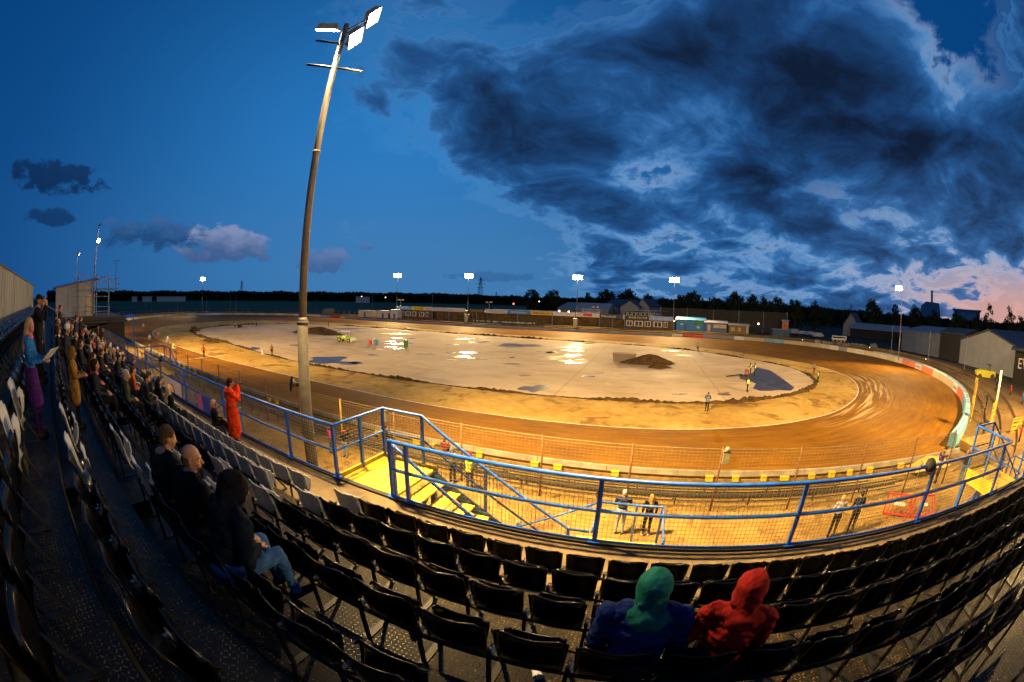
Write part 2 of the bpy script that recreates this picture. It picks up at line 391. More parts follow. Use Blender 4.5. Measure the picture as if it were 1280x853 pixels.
tm = g.noise(g.vm('MULTIPLY', p, (.05, .9, 1)), 1.4, 6, .7, 1.2); c = g.mix(g.m('MULTIPLY', g.ss(tm, .60, .70), .45), c, (.17, .10, .04))
sp = g.noise(p, 3.2, 5, .7); c = g.mix(g.m('MULTIPLY', g.ss(sp, .64, .70), .6), c, (.14, .085, .035))
c = g.mix(g.m('MULTIPLY', g.ss(g.noise(p, .55, 6, .7), .60, .68), .5), c, (.66, .54, .34))
jx = g.m('ABSOLUTE', g.m('SUBTRACT', g.m('FRACT', g.m('DIVIDE', X, 17.3)), .5)); jy = g.m('ABSOLUTE', g.m('SUBTRACT', g.m('FRACT', g.m('DIVIDE', Y, 13.7)), .5))
jl = g.m('MAXIMUM', g.ss(g.m('MULTIPLY', jx, -1), -.006, -.003), g.ss(g.m('MULTIPLY', jy, -1), -.006, -.003))
c = g.mix(g.m('MULTIPLY', jl, .45), c, (.20, .12, .05))
wet = g.m('MULTIPLY', g.ss(g.noise(g.vm('MULTIPLY', p, (.8, 1.3, 1)), .12, 5, .6, .5), .55, .68), g.ss(Y, 46, 60))
g.put(b_.inputs['Base Color'], g.mix(g.m('MULTIPLY', wet, .6), c, (.13, .10, .075)))
g.put(b_.inputs['Roughness'], g.m('SUBTRACT', .78, g.m('MULTIPLY', wet, .40)))
b_.inputs['Specular IOR Level'].default_value = .22
g.put(b_.inputs['Normal'], g.bump(n2_, .15, .02))
N_RG = normals(RIDGE); NRD = len(RIDGE)
def fill(curve, z, m_, name):
    b = MB(); b.add([(q.x, q.y, z) for q in curve], [tuple(range(len(curve)))]); me = b.mesh(name, False, False)
    me.materials.append(m_)
    if me.polygons[0].normal.z < 0: me.flip_normals()
    o = bpy.data.objects.new(name, me); COL.objects.link(o); o['kind'] = 'structure'; return o
fill([q - n * .02 for q, n in zip(INNER, N_IN)], .008, M_sand, 'infield_shoulder')
fill(RIDGE, .016, M_conc, 'infield')
# painted inside line
M_white = mat('dirty_white_line', (.62, .56, .44), .7, var=.3, scale=2.)
IN2 = [q + n * .16 for q, n in zip(INNER, N_IN)]
strip(INNER, IN2, .020, .020, 1, M_white, 'track_line')
def line_strip(pts, w, z, name, m_=None):
    b = MB()
    for a, c_ in zip(pts, pts[1:]):
        a, c_ = Vector(a), Vector(c_); n = Vector((-(c_ - a).y, (c_ - a).x)).normalized() * w / 2
        b.add([(a.x - n.x, a.y - n.y, z), (c_.x - n.x, c_.y - n.y, z), (c_.x + n.x, c_.y + n.y, z), (a.x + n.x, a.y + n.y, z)], [(0, 1, 2, 3)])
    return b.build(name, m_ or M_white, kind='structure')
line_strip([on_z(228, 438.5).xy, on_z(268, 438).xy], .2, .30, 'start_line')
line_strip([on_z(236, 452).xy, on_z(283, 446).xy], .22, .30, 'start_line')
# soil: ploughed ridge round the concrete
M_soil = ground_mat('turned_soil', (.045, .024, .007), (.10, .055, .015), None, .6, 3.5, .95, .9)
rng = random.Random(3)
def soil_ridge(curve, nr, idx, w, h, name, closed=False, seed=1):
    b = MB(); r = random.Random(seed); ks = 7; last = 0
    for q in idx:
        i = q % len(curve)
        last = .6 * last + .4 * r.uniform(-.5, .5); lf = .55 + .5 * math.sin(i * .031 + seed) * math.sin(i * .0113 + 1) + .35 * math.sin(i * .17); hh = h * max(.12, lf) * r.uniform(.4, 1.6); ww = w * r.uniform(.55, 1.3) * (.6 + .5 * max(0, lf))
        for k in range(ks):
            t = k / (ks - 1) * 2 - 1; p_ = curve[i] + nr[i] * (t * ww / 2 + last * w * .3)
            b.v.append((p_.x + r.uniform(-.08, .08), p_.y + r.uniform(-.08, .08), .0 + hh * max(0, 1 - t * t) * r.uniform(.75, 1.25)))
    n = len(idx)
    for i in range(n if closed else n - 1):
        for k in range(ks - 1): b.f.append((i * ks + k, i * ks + k + 1, ((i + 1) % n) * ks + k + 1, ((i + 1) % n) * ks + k)); b.mi.append(0)
    return b.build(name, M_soil, kind='stuff', fix=True, label='low ploughed ridge of dark soil round the concrete centre')
def resample(c, step):
    out = []; acc = 0
    for i in range(len(c)):
        a, d = c[i], c[(i + 1) % len(c)]; L = (d - a).length; t = acc
        while t < L: out.append(a.lerp(d, t / L)); t += step
        acc = t - L
    return out
RG2 = resample(RIDGE, .33); NR2 = normals(RG2)
soil_ridge(RG2, NR2, list(range(len(RG2))), .9, .27, 'soil_ridge', True)
# wet patches and puddles lying on the centre
M_pud, nt_, b_ = mk_mat('shallow_puddle'); g = G(nt_)
b_.inputs['Base Color'].default_value = (.10, .085, .06, 1); b_.inputs['Roughness'].default_value = .2; b_.inputs['Specular IOR Level'].default_value = .6
g.put(b_.inputs['Normal'], g.bump(g.noise(g.vm('MULTIPLY', g.geo(), (1, 1, 1)), 1.6, 4, .6), .22, .03))
M_damp = mat('damp_grey_asphalt', (.060, .060, .068), .38, var=.25, scale=.6, bump=.1)
M_damp2 = mat('damp_dark_stain', (.12, .085, .05), .6, var=.3, scale=.7)
def blot_patch(px, py, w_, h_, m_, name, z=.024, seed=0, n=30, kind='structure', rough=.35):
    r = random.Random(seed + px * 7 + py); b = MB(); pts = []
    ph = [r.uniform(0, 6.28) for _ in range(5)]
    for i in range(n):
        t = 2 * PI * i / n; q = 1 + rough * sum(math.sin((k + 2) * t + ph[k]) / (k + 1.6) for k in range(5))
        P_ = on_z(px + w_ * q * math.cos(t), py + h_ * q * math.sin(t), 0.0); pts.append((P_.x, P_.y, z))
    b.add(pts, [tuple(range(n))]); o = b.build(name, m_, kind=kind, fix=False)
    if o.data.polygons[0].normal.z < 0: o.data.flip_normals()
    return o
for i, (x, y, ww, hh) in enumerate([(503, 423, 13, .9), (484, 427, 10, .8), (498, 430, 15, 1.2), (485, 434, 11, .9), (500, 436, 9, .7), (580, 424, 17, .8), (598, 428, 12, .8), (588, 441, 15, 1.3), (578, 446, 10, 1.0), (566, 431, 7, .6), (563, 441, 5, .7), (590, 448, 6, .6), (716, 434, 16, 1.0), (708, 438, 10, .9), (724, 439, 12, 1.0), (718, 444, 12, 1.1), (704, 451, 9, .9), (722, 454, 13, .8), (735, 471, 7, 1.1), (466, 444, 6, .7), (735, 430, 9, .6), (845, 439, 9, .7), (640, 447, 4, .6)]):
    blot_patch(x, y, ww, hh, M_pud, 'puddle', .026, i)
for i, (x, y, ww, hh, mm) in enumerate([(648, 432, 24, 2.2, M_damp), (408, 450, 24, 4., M_damp), (432, 454, 18, 2., M_damp), (318, 436, 8, 1.4, M_damp), (682, 440, 14, 1.4, M_damp2), (655, 470, 6, 1., M_damp2), (668, 486, 16, 4.5, M_damp), (690, 441, 10, 1.2, M_damp2), (605, 449, 10, 1., M_damp2), (640, 455, 9, 1., M_damp2), (560, 450, 9, 1.2, M_damp2), (533, 443, 12, 1.3, M_damp2), (445, 454, 10, 1.3, M_damp), (745, 467, 8, 1., M_damp2), (905, 493, 10, 1.6, M_damp2), (849, 493, 12, 1., M_damp2), (725, 435, 14, 1., M_damp2), (375, 432, 10, 1.2, M_damp2), (520, 410, 16, 1., M_damp2), (440, 411, 20, 1.2, M_damp2)]):
    blot_patch(x, y, ww, hh, mm, 'wet_patch', .021, i + 50)
pts = [(942, 458), (952, 461), (962, 463), (973, 470), (984, 478), (993, 485), (988, 489), (975, 488), (962, 489), (950, 489), (941, 486), (945, 480), (938, 477), (925, 474), (924, 469), (938, 468), (944, 464)]
b = MB(); b.add([tuple(on_z(x, y, 0).xy) + (.023,) for x, y in pts], [tuple(range(len(pts)))])
o = b.build('asphalt_patch', M_damp, kind='structure', fix=False)
if o.data.polygons[0].normal.z < 0: o.data.flip_normals()
# heaps of soil
def heap(px, py, L, W_, H_, name, label, seed, rz=0.):
    r = random.Random(seed); c_ = on_z(px, py, 0); b = MB(); n = 26; m = 12
    ph = [r.uniform(0, 6.3) for _ in range(6)]
    for j in range(m + 1):
        for i in range(n):
            t = 2 * PI * i / n; rr = j / m; q = 1 + .22 * math.sin(2 * t + ph[0]) + .13 * math.sin(3 * t + ph[1]) + .07 * math.sin(7 * t + ph[2])
            h = max(0, 1 - rr ** 1.35) * (1 + .25 * math.sin(5 * t + ph[3]) * rr) + (r.uniform(-.05, .05) if 0 < j < m else 0)
            b.v.append((L / 2 * rr * q * math.cos(t), W_ / 2 * rr * q * math.sin(t), h * H_ - (.02 if j == m else 0)))
    for j in range(m):
        for i in range(n): b.f.append((j * n + i, j * n + (i + 1) % n, (j + 1) * n + (i + 1) % n, (j + 1) * n + i)); b.mi.append(0)
    o = b.build(name, M_soil, label=label, cat='soil heap', loc=(c_.x, c_.y, 0.02), smooth=False); o.rotation_euler.z = rz
heap(812, 455, 7.5, 4.2, 1.5, 'soil_heap', 'large dark heap of soil beside the low grey bin on the concrete centre', 1, .1)
heap(824, 460, 3.6, 2, .5, 'soil_heap', 'small spill of soil at the near foot of the large heap', 2)
heap(400, 417, 13, 8, 1.6, 'soil_heap', 'long dark soil heap on the far left of the centre behind the mast', 3, .2)
heap(263, 427, 6, 3, .8, 'soil_heap', 'low soil heap at the left tip of the ploughed ridge', 4)
heap(243, 414, 5, 3.4, 1.3, 'soil_heap', 'dark soil heap beside the far end of the ridge near the riders', 5)
# raised banking outside the bends, in shallow steps
M_bank = ground_mat('trodden_dirt_banking', (.09, .052, .016), (.18, .11, .034), (.09, .075, .035), .12, 2., .95, .8)
far_idx = list(range(60, NC + 1))
far_idx = [i % NC for i in far_idx]
prev = 0.25
for k, (o0, o1, z0, z1) in enumerate([(.35, 3.2, .30, .35), (3.2, 3.25, .35, .75), (3.25, 5.2, .75, .75), (5.2, 5.25, .75, 1.1), (5.25, 7.2, 1.1, 1.1), (7.2, 7.25, 1.1, 1.45), (7.25, 9.4, 1.45, 1.45), (9.4, 16, 1.45, .6), (16, 24, .6, -.1)]):
    A = [q + n * o0 for q, n in zip(OUTER, N_OUT)]; B = [q + n * o1 for q, n in zip(OUTER, N_OUT)]
    strip(A, B, z0, z1, 2, M_bank, 'banking', idx=far_idx)
# ------------------------------------------------------------------ main stand
WALK = 5.15; DY = .825; DZ = .36; ROW0 = 4.14; PITCH_X = .54
def row_y(k): return ROW0 - DY * k
def row_z(k): return WALK + DZ * k
NROW = 8; XL, XR = -41.0, 30.0
# chequer plate treads
m, nt_, b_ = mk_mat('worn_chequer_painted_glints'); g = G(nt_); p = g.geo(); X, Y, Z = g.xyz(p)[:3]
s_ = .043
u_ = g.m('DIVIDE', X, s_); v_ = g.m('DIVIDE', Y, s_)
par = g.m('MODULO', g.m('ADD', g.m('ABSOLUTE', g.m('FLOOR', u_)), g.m('ABSOLUTE', g.m('FLOOR', v_))), 2)
fu = g.m('SUBTRACT', g.m('FRACT', u_), .5); fv = g.m('SUBTRACT', g.m('FRACT', v_), .5)
a1 = g.m('MULTIPLY', g.m('ADD', fu, fv), .7071); a2 = g.m('MULTIPLY', g.m('SUBTRACT', fu, fv), .7071)
sw = g.m('GREATER_THAN', par, .5)
la = g.m('ADD', g.m('MULTIPLY', a1, sw), g.m('MULTIPLY', a2, g.m('SUBTRACT', 1, sw)))
lb = g.m('ADD', g.m('MULTIPLY', a2, sw), g.m('MULTIPLY', a1, g.m('SUBTRACT', 1, sw)))
dd = g.m('ADD', g.m('POWER', g.m('DIVIDE', la, .44), 2), g.m('POWER', g.m('DIVIDE', lb, .14), 2))
raised = g.m('SUBTRACT', 1, g.ss(dd, .5, 1.1))
wear = g.noise(p, 1.5, 5, .6); glint_noise = g.noise(p, 14, 4, .6)  # wear varies the plate and also patches the painted glints
base = g.mix(g.ss(wear, .35, .65), (.007, .006, .004), (.022, .016, .008))
base = g.mix(g.m('MULTIPLY', raised, g.m('MULTIPLY', g.ss(g.m('ADD', g.m('MULTIPLY', glint_noise, .6), g.m('MULTIPLY', wear, .4)), .45, .64), .85)), base, (.32, .245, .11))  # warm lamp glints painted into the colour of the raised dashes
g.put(b_.inputs['Base Color'], base); b_.inputs['Specular IOR Level'].default_value = .22
g.put(b_.inputs['Roughness'], g.m('SUBTRACT', .55, g.m('MULTIPLY', raised, .28)))
g.put(b_.inputs['Normal'], g.bump(raised, .6, .004))
M_tread = m
M_walk = ground_mat('muddy_concrete_walkway', (.085, .062, .036), (.17, .125, .07), (.05, .036, .02), .7, 5, .7, .5)
M_riser = mat('grimy_riser', (.05, .045, .035), .8, var=.3, scale=3., bump=.3)
M_black = mat('black_steel', (.012, .012, .013), .5, var=.3)
M_yellow = mat('worn_yellow_paint', (.62, .43, .012), .6, var=.15, scale=2.5, dirt=(.22, .14, .02), bump=.2)
st = thing('grandstand', 'stepped grandstand with chequer plate treads falling to a muddy concrete walkway', 'grandstand')
b = MB(); b.box(XL, XR, row_y(0) - .27, 5.5, WALK - .22, WALK); b.build('walkway', M_walk, st)
b = MB(); b.box(XL, XR, 5.503, 5.62, WALK - .5, WALK + .045); b.build('edge_beam', M_black, st)
b = MB(); b.box(XL, XR, 5.3, 5.5, 1.5, WALK - .225); b.build('front_wall', mat('grey_block_wall', (.16, .14, .11), .85, var=.3, bump=.4), st)
for k in range(1, NROW + 1):
    yk, zk = row_y(k), row_z(k)
    y0 = yk - .27 if k < NROW else -2.60
    b = MB(); b.box(XL, XR, y0 + .002, yk + .555, zk - .05, zk); b.build('tread', M_tread, st)
    b = MB(); b.box(XL, XR, yk + .515, yk + .545, zk - DZ + .001, zk - .051); b.build('riser', M_riser, st)
AX0, AX1 = -5.2, -4.5
for k in range(0, NROW):
    zk = row_z(k)
    b = MB(); b.box(AX0 + .02, AX1 - .02, row_y(k) - .268, row_y(k) + .06, zk + .001, zk + .18); b.build('half_step', M_tread, st)
# back wall
m_ = mat('pale_cladding', (.20, .21, .20), .7, var=.12, scale=.8, dirt=(.12, .12, .11))
bw = thing('back_wall', 'tall pale grey clad wall behind the topmost row of seats', 'wall', (0, 0, 0))
b = MB(); b.box(XL, XR, -2.75, -2.605, 7.6, 9.96)
for i in range(int((XR - XL) / .9)):
    b.box(XL + .9 * i + .1, XL + .9 * i + .13, -2.604, -2.592, 8.04, 9.94)
b.build('cladding', m_, bw)
b = MB(); b.box(XL, XR, -2.80, -2.56, 9.963, 10.02); b.build('coping', M_riser, bw)

# ------------------------------------------------------------------ blue railings
M_blue = mat('chipped_blue_paint', (.006, .105, .56), .45, var=.22, scale=5., dirt=(.02, .07, .22), bump=.15)
M_wire = mat('galvanised_wire', (.20, .18, .12), .5, metal=.5, var=.2)
RT, RM, RB = 6.39, 5.81, 5.22
def mesh_wires(b, a, c, z0a, z1a, z0c, z1c, step=.075, w=.005):
    """welded mesh panel between two plan points, heights given at each end"""
    a, c = Vector(a), Vector(c); L = (c - a).length; n = max(1, int(L / step))
    for i in range(1, n):
        t = i / n; p_ = a.lerp(c, t); b.bar((p_.x, p_.y, z0a + (z0c - z0a) * t), (p_.x, p_.y, z1a + (z1c - z1a) * t), w)
    m = max(1, int((z1a - z0a) / step))
    for j in range(1, m):
        t = j / m; b.bar((a.x, a.y, z0a + (z1a - z0a) * t), (c.x, c.y, z0c + (z1c - z0c) * t), w)
def rail_section(x0, x1, posts, label, y=5.555):
    t = thing('blue_railing', label, 'railing', (x0, y, WALK), 0, 'blue railings along the front of the stand')
    L = x1 - x0; z = lambda v: v - WALK
    b = MB(); b.tube((0, 0, z(RT)), (L, 0, z(RT)), .036, n=10); b.build('top_rail', M_blue, t, True)
    b = MB(); b.tube((0, 0, z(RM)), (L, 0, z(RM)), .03, n=10); b.build('mid_rail', M_blue, t, True)
    b = MB(); b.bar((0, 0, z(RB)), (L, 0, z(RB)), .03); b.build('bottom_rail', M_blue, t)
    for p_ in posts:
        b = MB(); b.box(p_ - x0 - .032, p_ - x0 + .032, -.032, .032, .06, z(RT) - .02); b.box(p_ - x0 - .10, p_ - x0 + .10, -.075, .05, .048, .062); b.build('post', M_blue, t)
    b = MB(); mesh_wires(b, (0, .035), (L, .035), z(RB), z(RT) - .03, z(RB), z(RT) - .03); b.build('mesh_panel', M_wire, t)
    return t
rail_section(-4.35, 10.1, [-4.32, -3.95, -.47, 2.95, 6.3, 9.7], 'long blue mesh railing along the walkway in the middle, right of the yellow landing')
rail_section(-20.6, -5.8, [-20.57, -17.7, -14.3, -10.9, -7.45, -5.83], 'blue mesh railing running from the near yellow landing back to the far one')
rail_section(-37, -22.3, [-36.9, -33, -29, -25.5, -22.33], 'most distant blue railing, left of the far yellow landing')
rail_section(12.0, 26, [12.03, 15.4, 18.8, 22.2, 25.6], 'blue railing beyond the right hand landing at the edge of the view')
# ------------------------------------------------------------------ blue staircases with yellow treads
def stair(x0, label, near=True):
    t = thing('staircase', label, 'staircase', (x0, 5.62, 1.5), 0, 'blue staircases with yellow steps')
    z = lambda v: v - 1.5
    W1 = 1.62      # landing depth
    b = MB(); b.box(0, 1.45, 0, W1, z(WALK) - .06, z(WALK)); b.build('landing', M_yellow, t)
    b = MB(); b.box(-.05, 1.5, W1 + .003, W1 + .08, z(WALK) - .28, z(WALK) + .06); b.box(-.053, -.003, .02, W1, z(WALK) - .28, z(WALK) + .1); b.build('kerb', M_yellow if near else M_blue, t)
    n1 = 9; r1 = 2.0 / n1; g1 = 3.15 / n1
    b = MB()
    for i in range(n1 - 1):
        zz = z(WALK) - r1 * (i + 1); b.box(1.45 + g1 * i, 1.45 + g1 * (i + 1) - .005, .12, W1 - .08, zz - .04, zz)
        b.box(1.45 + g1 * i, 1.45 + g1 * i + .02, .12, W1 - .08, zz - r1 + .003, zz - .043)
    b.build('steps', M_yellow, t)
    xl, zl = 4.6, z(3.15)
    b = MB(); b.box(xl, 6.65, 0, 3.1, zl - .06, zl); b.build('lower_landing', M_yellow, t)
    n2 = 8; r2 = 1.65 / n2; g2 = 2.6 / n2
    b = MB()
    for i in range(n2 - 1):
        zz = zl - r2 * (i + 1); b.box(xl - g2 * (i + 1), xl - g2 * i - .005, W1 + .12, 3.06, zz - .04, zz)
    b.build('lower_steps', M_yellow, t)
    # stringers
    for y in (.06, W1 - .04):
        b = MB(); b.bar((1.45, y, z(WALK) - .16), (xl + .1, y, zl - .12), .04, .26); b.build('stringer', M_blue, t)
    for y in (W1 + .06, 3.1):
        b = MB(); b.bar((xl, y, zl - .16), (xl - 2.6, y, .05), .04, .24); b.build('stringer', M_blue, t)
    # handrails
    def hr(pts, r=.034): b = MB(); b.path(pts, r, 8); b.build('handrail', M_blue, t, True)
    T = z(RT); o = W1 + .04
    hr([(-.02, -.06, T), (-.02, o, T), (1.12, o, T), (1.5, o, T - .25), (xl, o, zl + 1.1), (xl + .45, o, zl + 1.1)])
    hr([(-.02, .0, z(RM)), (-.02, o, z(RM)), (1.12, o, z(RM)), (xl, o, zl + .5)], .024)
    hr([(1.47, .05, T - .12), (1.75, .05, T - .3), (xl, .05, zl + 1.0)])
    hr([(xl + .5, o + .0, zl + 1.1), (xl + .5, 3.1, zl + 1.1), (6.65, 3.1, zl + 1.1), (6.65, 1.5, zl + 1.1)], .03)
    hr([(xl + .5, 3.12, zl + 1.1), (xl - 2.4, 3.12, 1.15)], .03)
    for x, y, z0, z1 in [(-.02, o, z(WALK) - .3, T), (-.02, .8, z(WALK), T), (1.12, o, z(WALK) - .3, T), (2.7, o, 2.5, T - 1.0), (xl, o, zl - .2, zl + 1.1), (1.47, .05, z(WALK) - .1, T - .12), (3.0, .05, 2.4, T - 1.2), (xl, .05, zl, zl + 1.0), (xl + .5, 3.1, zl, zl + 1.1), (6.65, 3.1, zl, zl + 1.1), (6.65, 1.5, zl, zl + 1.1), (6.0, 3.1, zl, zl + 1.1)]:
        b = MB(); b.box(x - .03, x + .03, y - .03, y + .03, z0, z1); b.build('post', M_blue, t)
    for x, y, z1 in [(0, W1, z(WALK) - .3), (1.4, W1, z(WALK) - .3), (xl, 3.05, zl - .06), (6.6, 3.05, zl - .06), (6.6, .1, zl - .06)]:
        b = MB(); b.box(x - .06, x + .06, y - .06, y + .06, 0, z1); b.build('leg', M_blue, t)
    b = MB(); b.box(-.1, 1.5, W1 - .02, W1 + .0, z(WALK) - .34, z(WALK) - .07); b.bar((0, W1, .2), (1.4, W1, z(WALK) - .4), .08); b.build('brace', M_blue, t)
    b = MB()
    mesh_wires(b, (-.02, .03), (-.02, o - .02), z(WALK) + .08, T - .04, z(WALK) + .08, T - .04)
    mesh_wires(b, (.0, o + .03), (1.12, o + .03), z(WALK) + .08, T - .04, z(WALK) + .08, T - .04)
    mesh_wires(b, (1.12, o + .03), (xl, o + .03), z(WALK) - .05, T - .06, zl + .1, zl + 1.05)
    b.build('mesh_panel', M_wire, t)
    return t
stair(-5.8, 'nearest blue staircase with bright yellow landing and steps at the middle of the railing')
stair(10.2, 'blue staircase with yellow landing standing out at the right hand end of the railing')
stair(-22.0, 'far left blue staircase with yellow steps beside the seated crowd')

# black bun of gaffer and a lamp socket on the rails
b = MB(); b.ball((0, 0, 0), .15, 14, 9, (1, .9, .95)); b.build('padded_bundle', mat('black_foam', (.010, .010, .011), .8, bump=.5), label='round black foam bundle tied over the blue top rail at the right', cat='bundle', loc=(6.12, 5.56, 6.40), smooth=True)
b = MB(); b.ball((0, 0, 0), .14, 14, 9, (1, .9, .95)); b.build('padded_bundle', mat('black_foam', (.010, .010, .011), .8, bump=.5), label='round black foam bundle on the top rail of the far left railing', cat='bundle', loc=(-17.4, 5.56, 6.40), smooth=True)

# ------------------------------------------------------------------ tip-up seats
M_seat_k = mat('glossy_black_plastic', (.0028, .0028, .0034), .20, var=.3, scale=8., spec=.17)
M_seat_g = mat('weathered_grey_plastic', (.46, .47, .46), .38, var=.12, scale=7., spec=.5, dirt=(.20, .20, .19))
M_leg = mat('dark_steel_leg', (.022, .022, .022), .45, metal=.4)
M_hinge = mat('zinc_hinge', (.42, .38, .28), .35, metal=.7)
def shell_mesh(name, W_, prof, dip, thick, curve):
    """curved plastic shell; prof = list of (y, z), W_ = half width"""
    b = MB(); nu = 10; nv = len(prof)
    for side in (0, 1):
        for j, (y, z) in enumerate(prof):
            for i in range(nu + 1):
                u = i / nu * 2 - 1; rr = j / (nv - 1)
                wv = W_ * (1 - .10 * (1 - rr) ** 2 - (.14 * max(0, rr - .8) / .2 * 1) ** 1.5)
                zz = z
                if j >= nv - 2: zz = z - dip * (.5 + .5 * math.cos(PI * u * 1.0)) * (1 if j == nv - 1 else .5) - (.05 * max(0, abs(u) - .8) / .2 if j == nv - 1 else 0)
                yy = y + curve * (u * u) + (thick if side else 0) * 1
                b.v.append((u * wv, yy, zz))
    N = (nu + 1) * nv
    for j in range(nv - 1):
        for i in range(nu):
            a = j * (nu + 1) + i
            b.f.append((a, a + 1, a + nu + 2, a + nu + 1)); b.f.append((N + a, N + a + nu + 1, N + a + nu + 2, N + a + 1))
    for i in range(nu):
        b.f.append((i, N + i, N + i + 1, i + 1)); a = (nv - 1) * (nu + 1) + i; b.f.append((a, a + 1, N + a + 1, N + a))
    for j in range(nv - 1):
        a = j * (nu + 1); b.f.append((a, a + nu + 1, N + a + nu + 1, N + a)); a += nu; b.f.append((a, N + a, N + a + nu + 1, a + nu + 1))
    b.mi = [0] * len(b.f)
    # rolled rim along the top edge
    rim = []
    for i in range(nu + 1):
        k_ = (nv - 1) * (nu + 1) + i; v = b.v[k_]; rim.append((v[0], v[1] + thick / 2, v[2]))
    b.path(rim, .011, 6)
    return b.mesh(name, True)
back_prof = [(.050, .28), (.018, .35), (-.01, .48), (-.03, .60), (-.05, .70), (-.072, .765), (-.085, .80)]
pan_prof = [(.0, .0), (.035, .05), (.05, .13), (.05, .22), (.03, .29), (.0, .325)]
ME = {}
for key, m_ in (('k', M_seat_k), ('g', M_seat_g)):
    a = shell_mesh('backrest', .25, back_prof, .018, .014, .035); a.materials.append(m_)
    c_ = shell_mesh('seat_pan', .215, pan_prof, .006, .016, .02); c_.materials.append(m_)
    ME[key] = (a, c_)
b = MB()
b.box(-.285, -.255, -.03, .0, 0, .50); b.bar((-.27, .0, .40), (-.27, .26, .02), .028); b.box(-.30, -.24, -.05, .28, 0, .012)
b.bar((-.27, -.015, .40), (.27, -.015, .40), .026)
ME['frame'] = b.mesh('frame'); ME['frame'].materials.append(M_leg)
b = MB(); b.torus((-.262, .085, .43), .032, .009, 'y', 6, 5); b.box(-.275, -.245, .0, .08, .42, .435); ME['hinge'] = b.mesh('hinge'); ME['hinge'].materials.append(M_hinge)
ORD = ['first', 'second', 'third', 'fourth', 'fifth', 'sixth', 'seventh', 'eighth', 'ninth', 'tenth', 'eleventh', 'twelfth', 'thirteenth', 'fourteenth', 'fifteenth', 'sixteenth', 'seventeenth', 'eighteenth', 'nineteenth', 'twentieth']
def ordinal(n):
    if n < 20: return ORD[n]
    t, u = divmod(n + 1, 10); tens = ['', '', 'twenty', 'thirty', 'forty', 'fifty', 'sixty', 'seventy'][t]
    return tens[:-1] + 'ieth' if u == 0 else tens + '-' + ORD[u - 1]
ROWN = ['front', 'second', 'third', 'fourth', 'fifth', 'sixth', 'seventh', 'eighth']
OCC = {}      # occupied seats: (row, index side) -> True
def seat_at(x, k, key, label, occupied=False):
    t = thing('stadium_chair', label, 'chair', (x, row_y(k), row_z(k)), 0, 'tip-up seats in the rows of the stand')
    rr = random.Random(int(x * 100) * 31 + k)
    for n_, me in (('backrest', ME[key][0]), ('seat_pan', ME[key][1]), ('frame', ME['frame']), ('hinge', ME['hinge'])):
        o = bpy.data.objects.new(n_, me); COL.objects.link(o); o.parent = t
        if n_ == 'seat_pan':
            o.location = (0, .03, .365); o.rotation_euler = (R(-84) if occupied else R(-6 - rr.uniform(0, 9)), 0, 0)
    t.rotation_euler = (R(rr.uniform(-1.2, 1.2)), 0, R(rr.uniform(-1.5, 1.5)))
    return t
occupied_list = [(2, .27), (2, .81), (4, -3.5), (4, -2.93), (4, -2.40)]
seats = []
for k in range(NROW):
    for i in range(60):
        seats.append((-4.20 + PITCH_X * i, k, i, 'right'))
        seats.append((-5.48 - PITCH_X * i, k, i, 'left'))
def in_view(x, k):
    px, py = seen_at((x, row_y(k), row_z(k) + .55)); return -25 < px < 1305 and 330 < py < 885
seats = [s for s in seats if XL + .5 < s[0] < XR - .5 and in_view(s[0], s[1])]
seats.sort(key=lambda s: (s[0] ** 2 + row_y(s[1]) ** 2 + (9 - row_z(s[1]) - .6) ** 2))
rest = {'k': MB(), 'g': MB()}
def seat_key(x, k, i, side):
    if side == 'left' and k < 2: return 'g'
    if i == 0 and not (side == 'right' and k < 0): return 'g'
    return 'k'
for n_, (x, k, i, side) in enumerate(seats):
    key = seat_key(x, k, i, side)
    if n_ < 300:
        occ = any(kk == k and abs(xx - x) < .27 for kk, xx in occupied_list)
        lab = '%s seat in the %s row, %s seat to the %s of the stepped aisle' % ('glossy black' if key == 'k' else 'pale grey', ROWN[k], ordinal(i), side)
        seat_at(x, k, key, lab, occ)
    else:
        def tr(v): return (v[0] + x, v[1] + row_y(k), v[2] + row_z(k))
        me = ME[key][0]
        rest[key].add([tr(v.co) for v in me.vertices], [tuple(q.vertices) for q in me.polygons])
        me = ME[key][1]
        rest[key].add([tr(v.co + Vector((0, .03, .365))) for v in me.vertices], [tuple(q.vertices) for q in me.polygons])
b = MB(); b.add(rest['k'].v, rest['k'].f, 0); b.add(rest['g'].v, rest['g'].f, 1)
if b.v: b.build('distant_seats', (M_seat_k, M_seat_g), smooth=True, kind='stuff', label='far ends of the rows of tip-up seats', cat='seats', fix=False)
print('seats in view', len(seats))
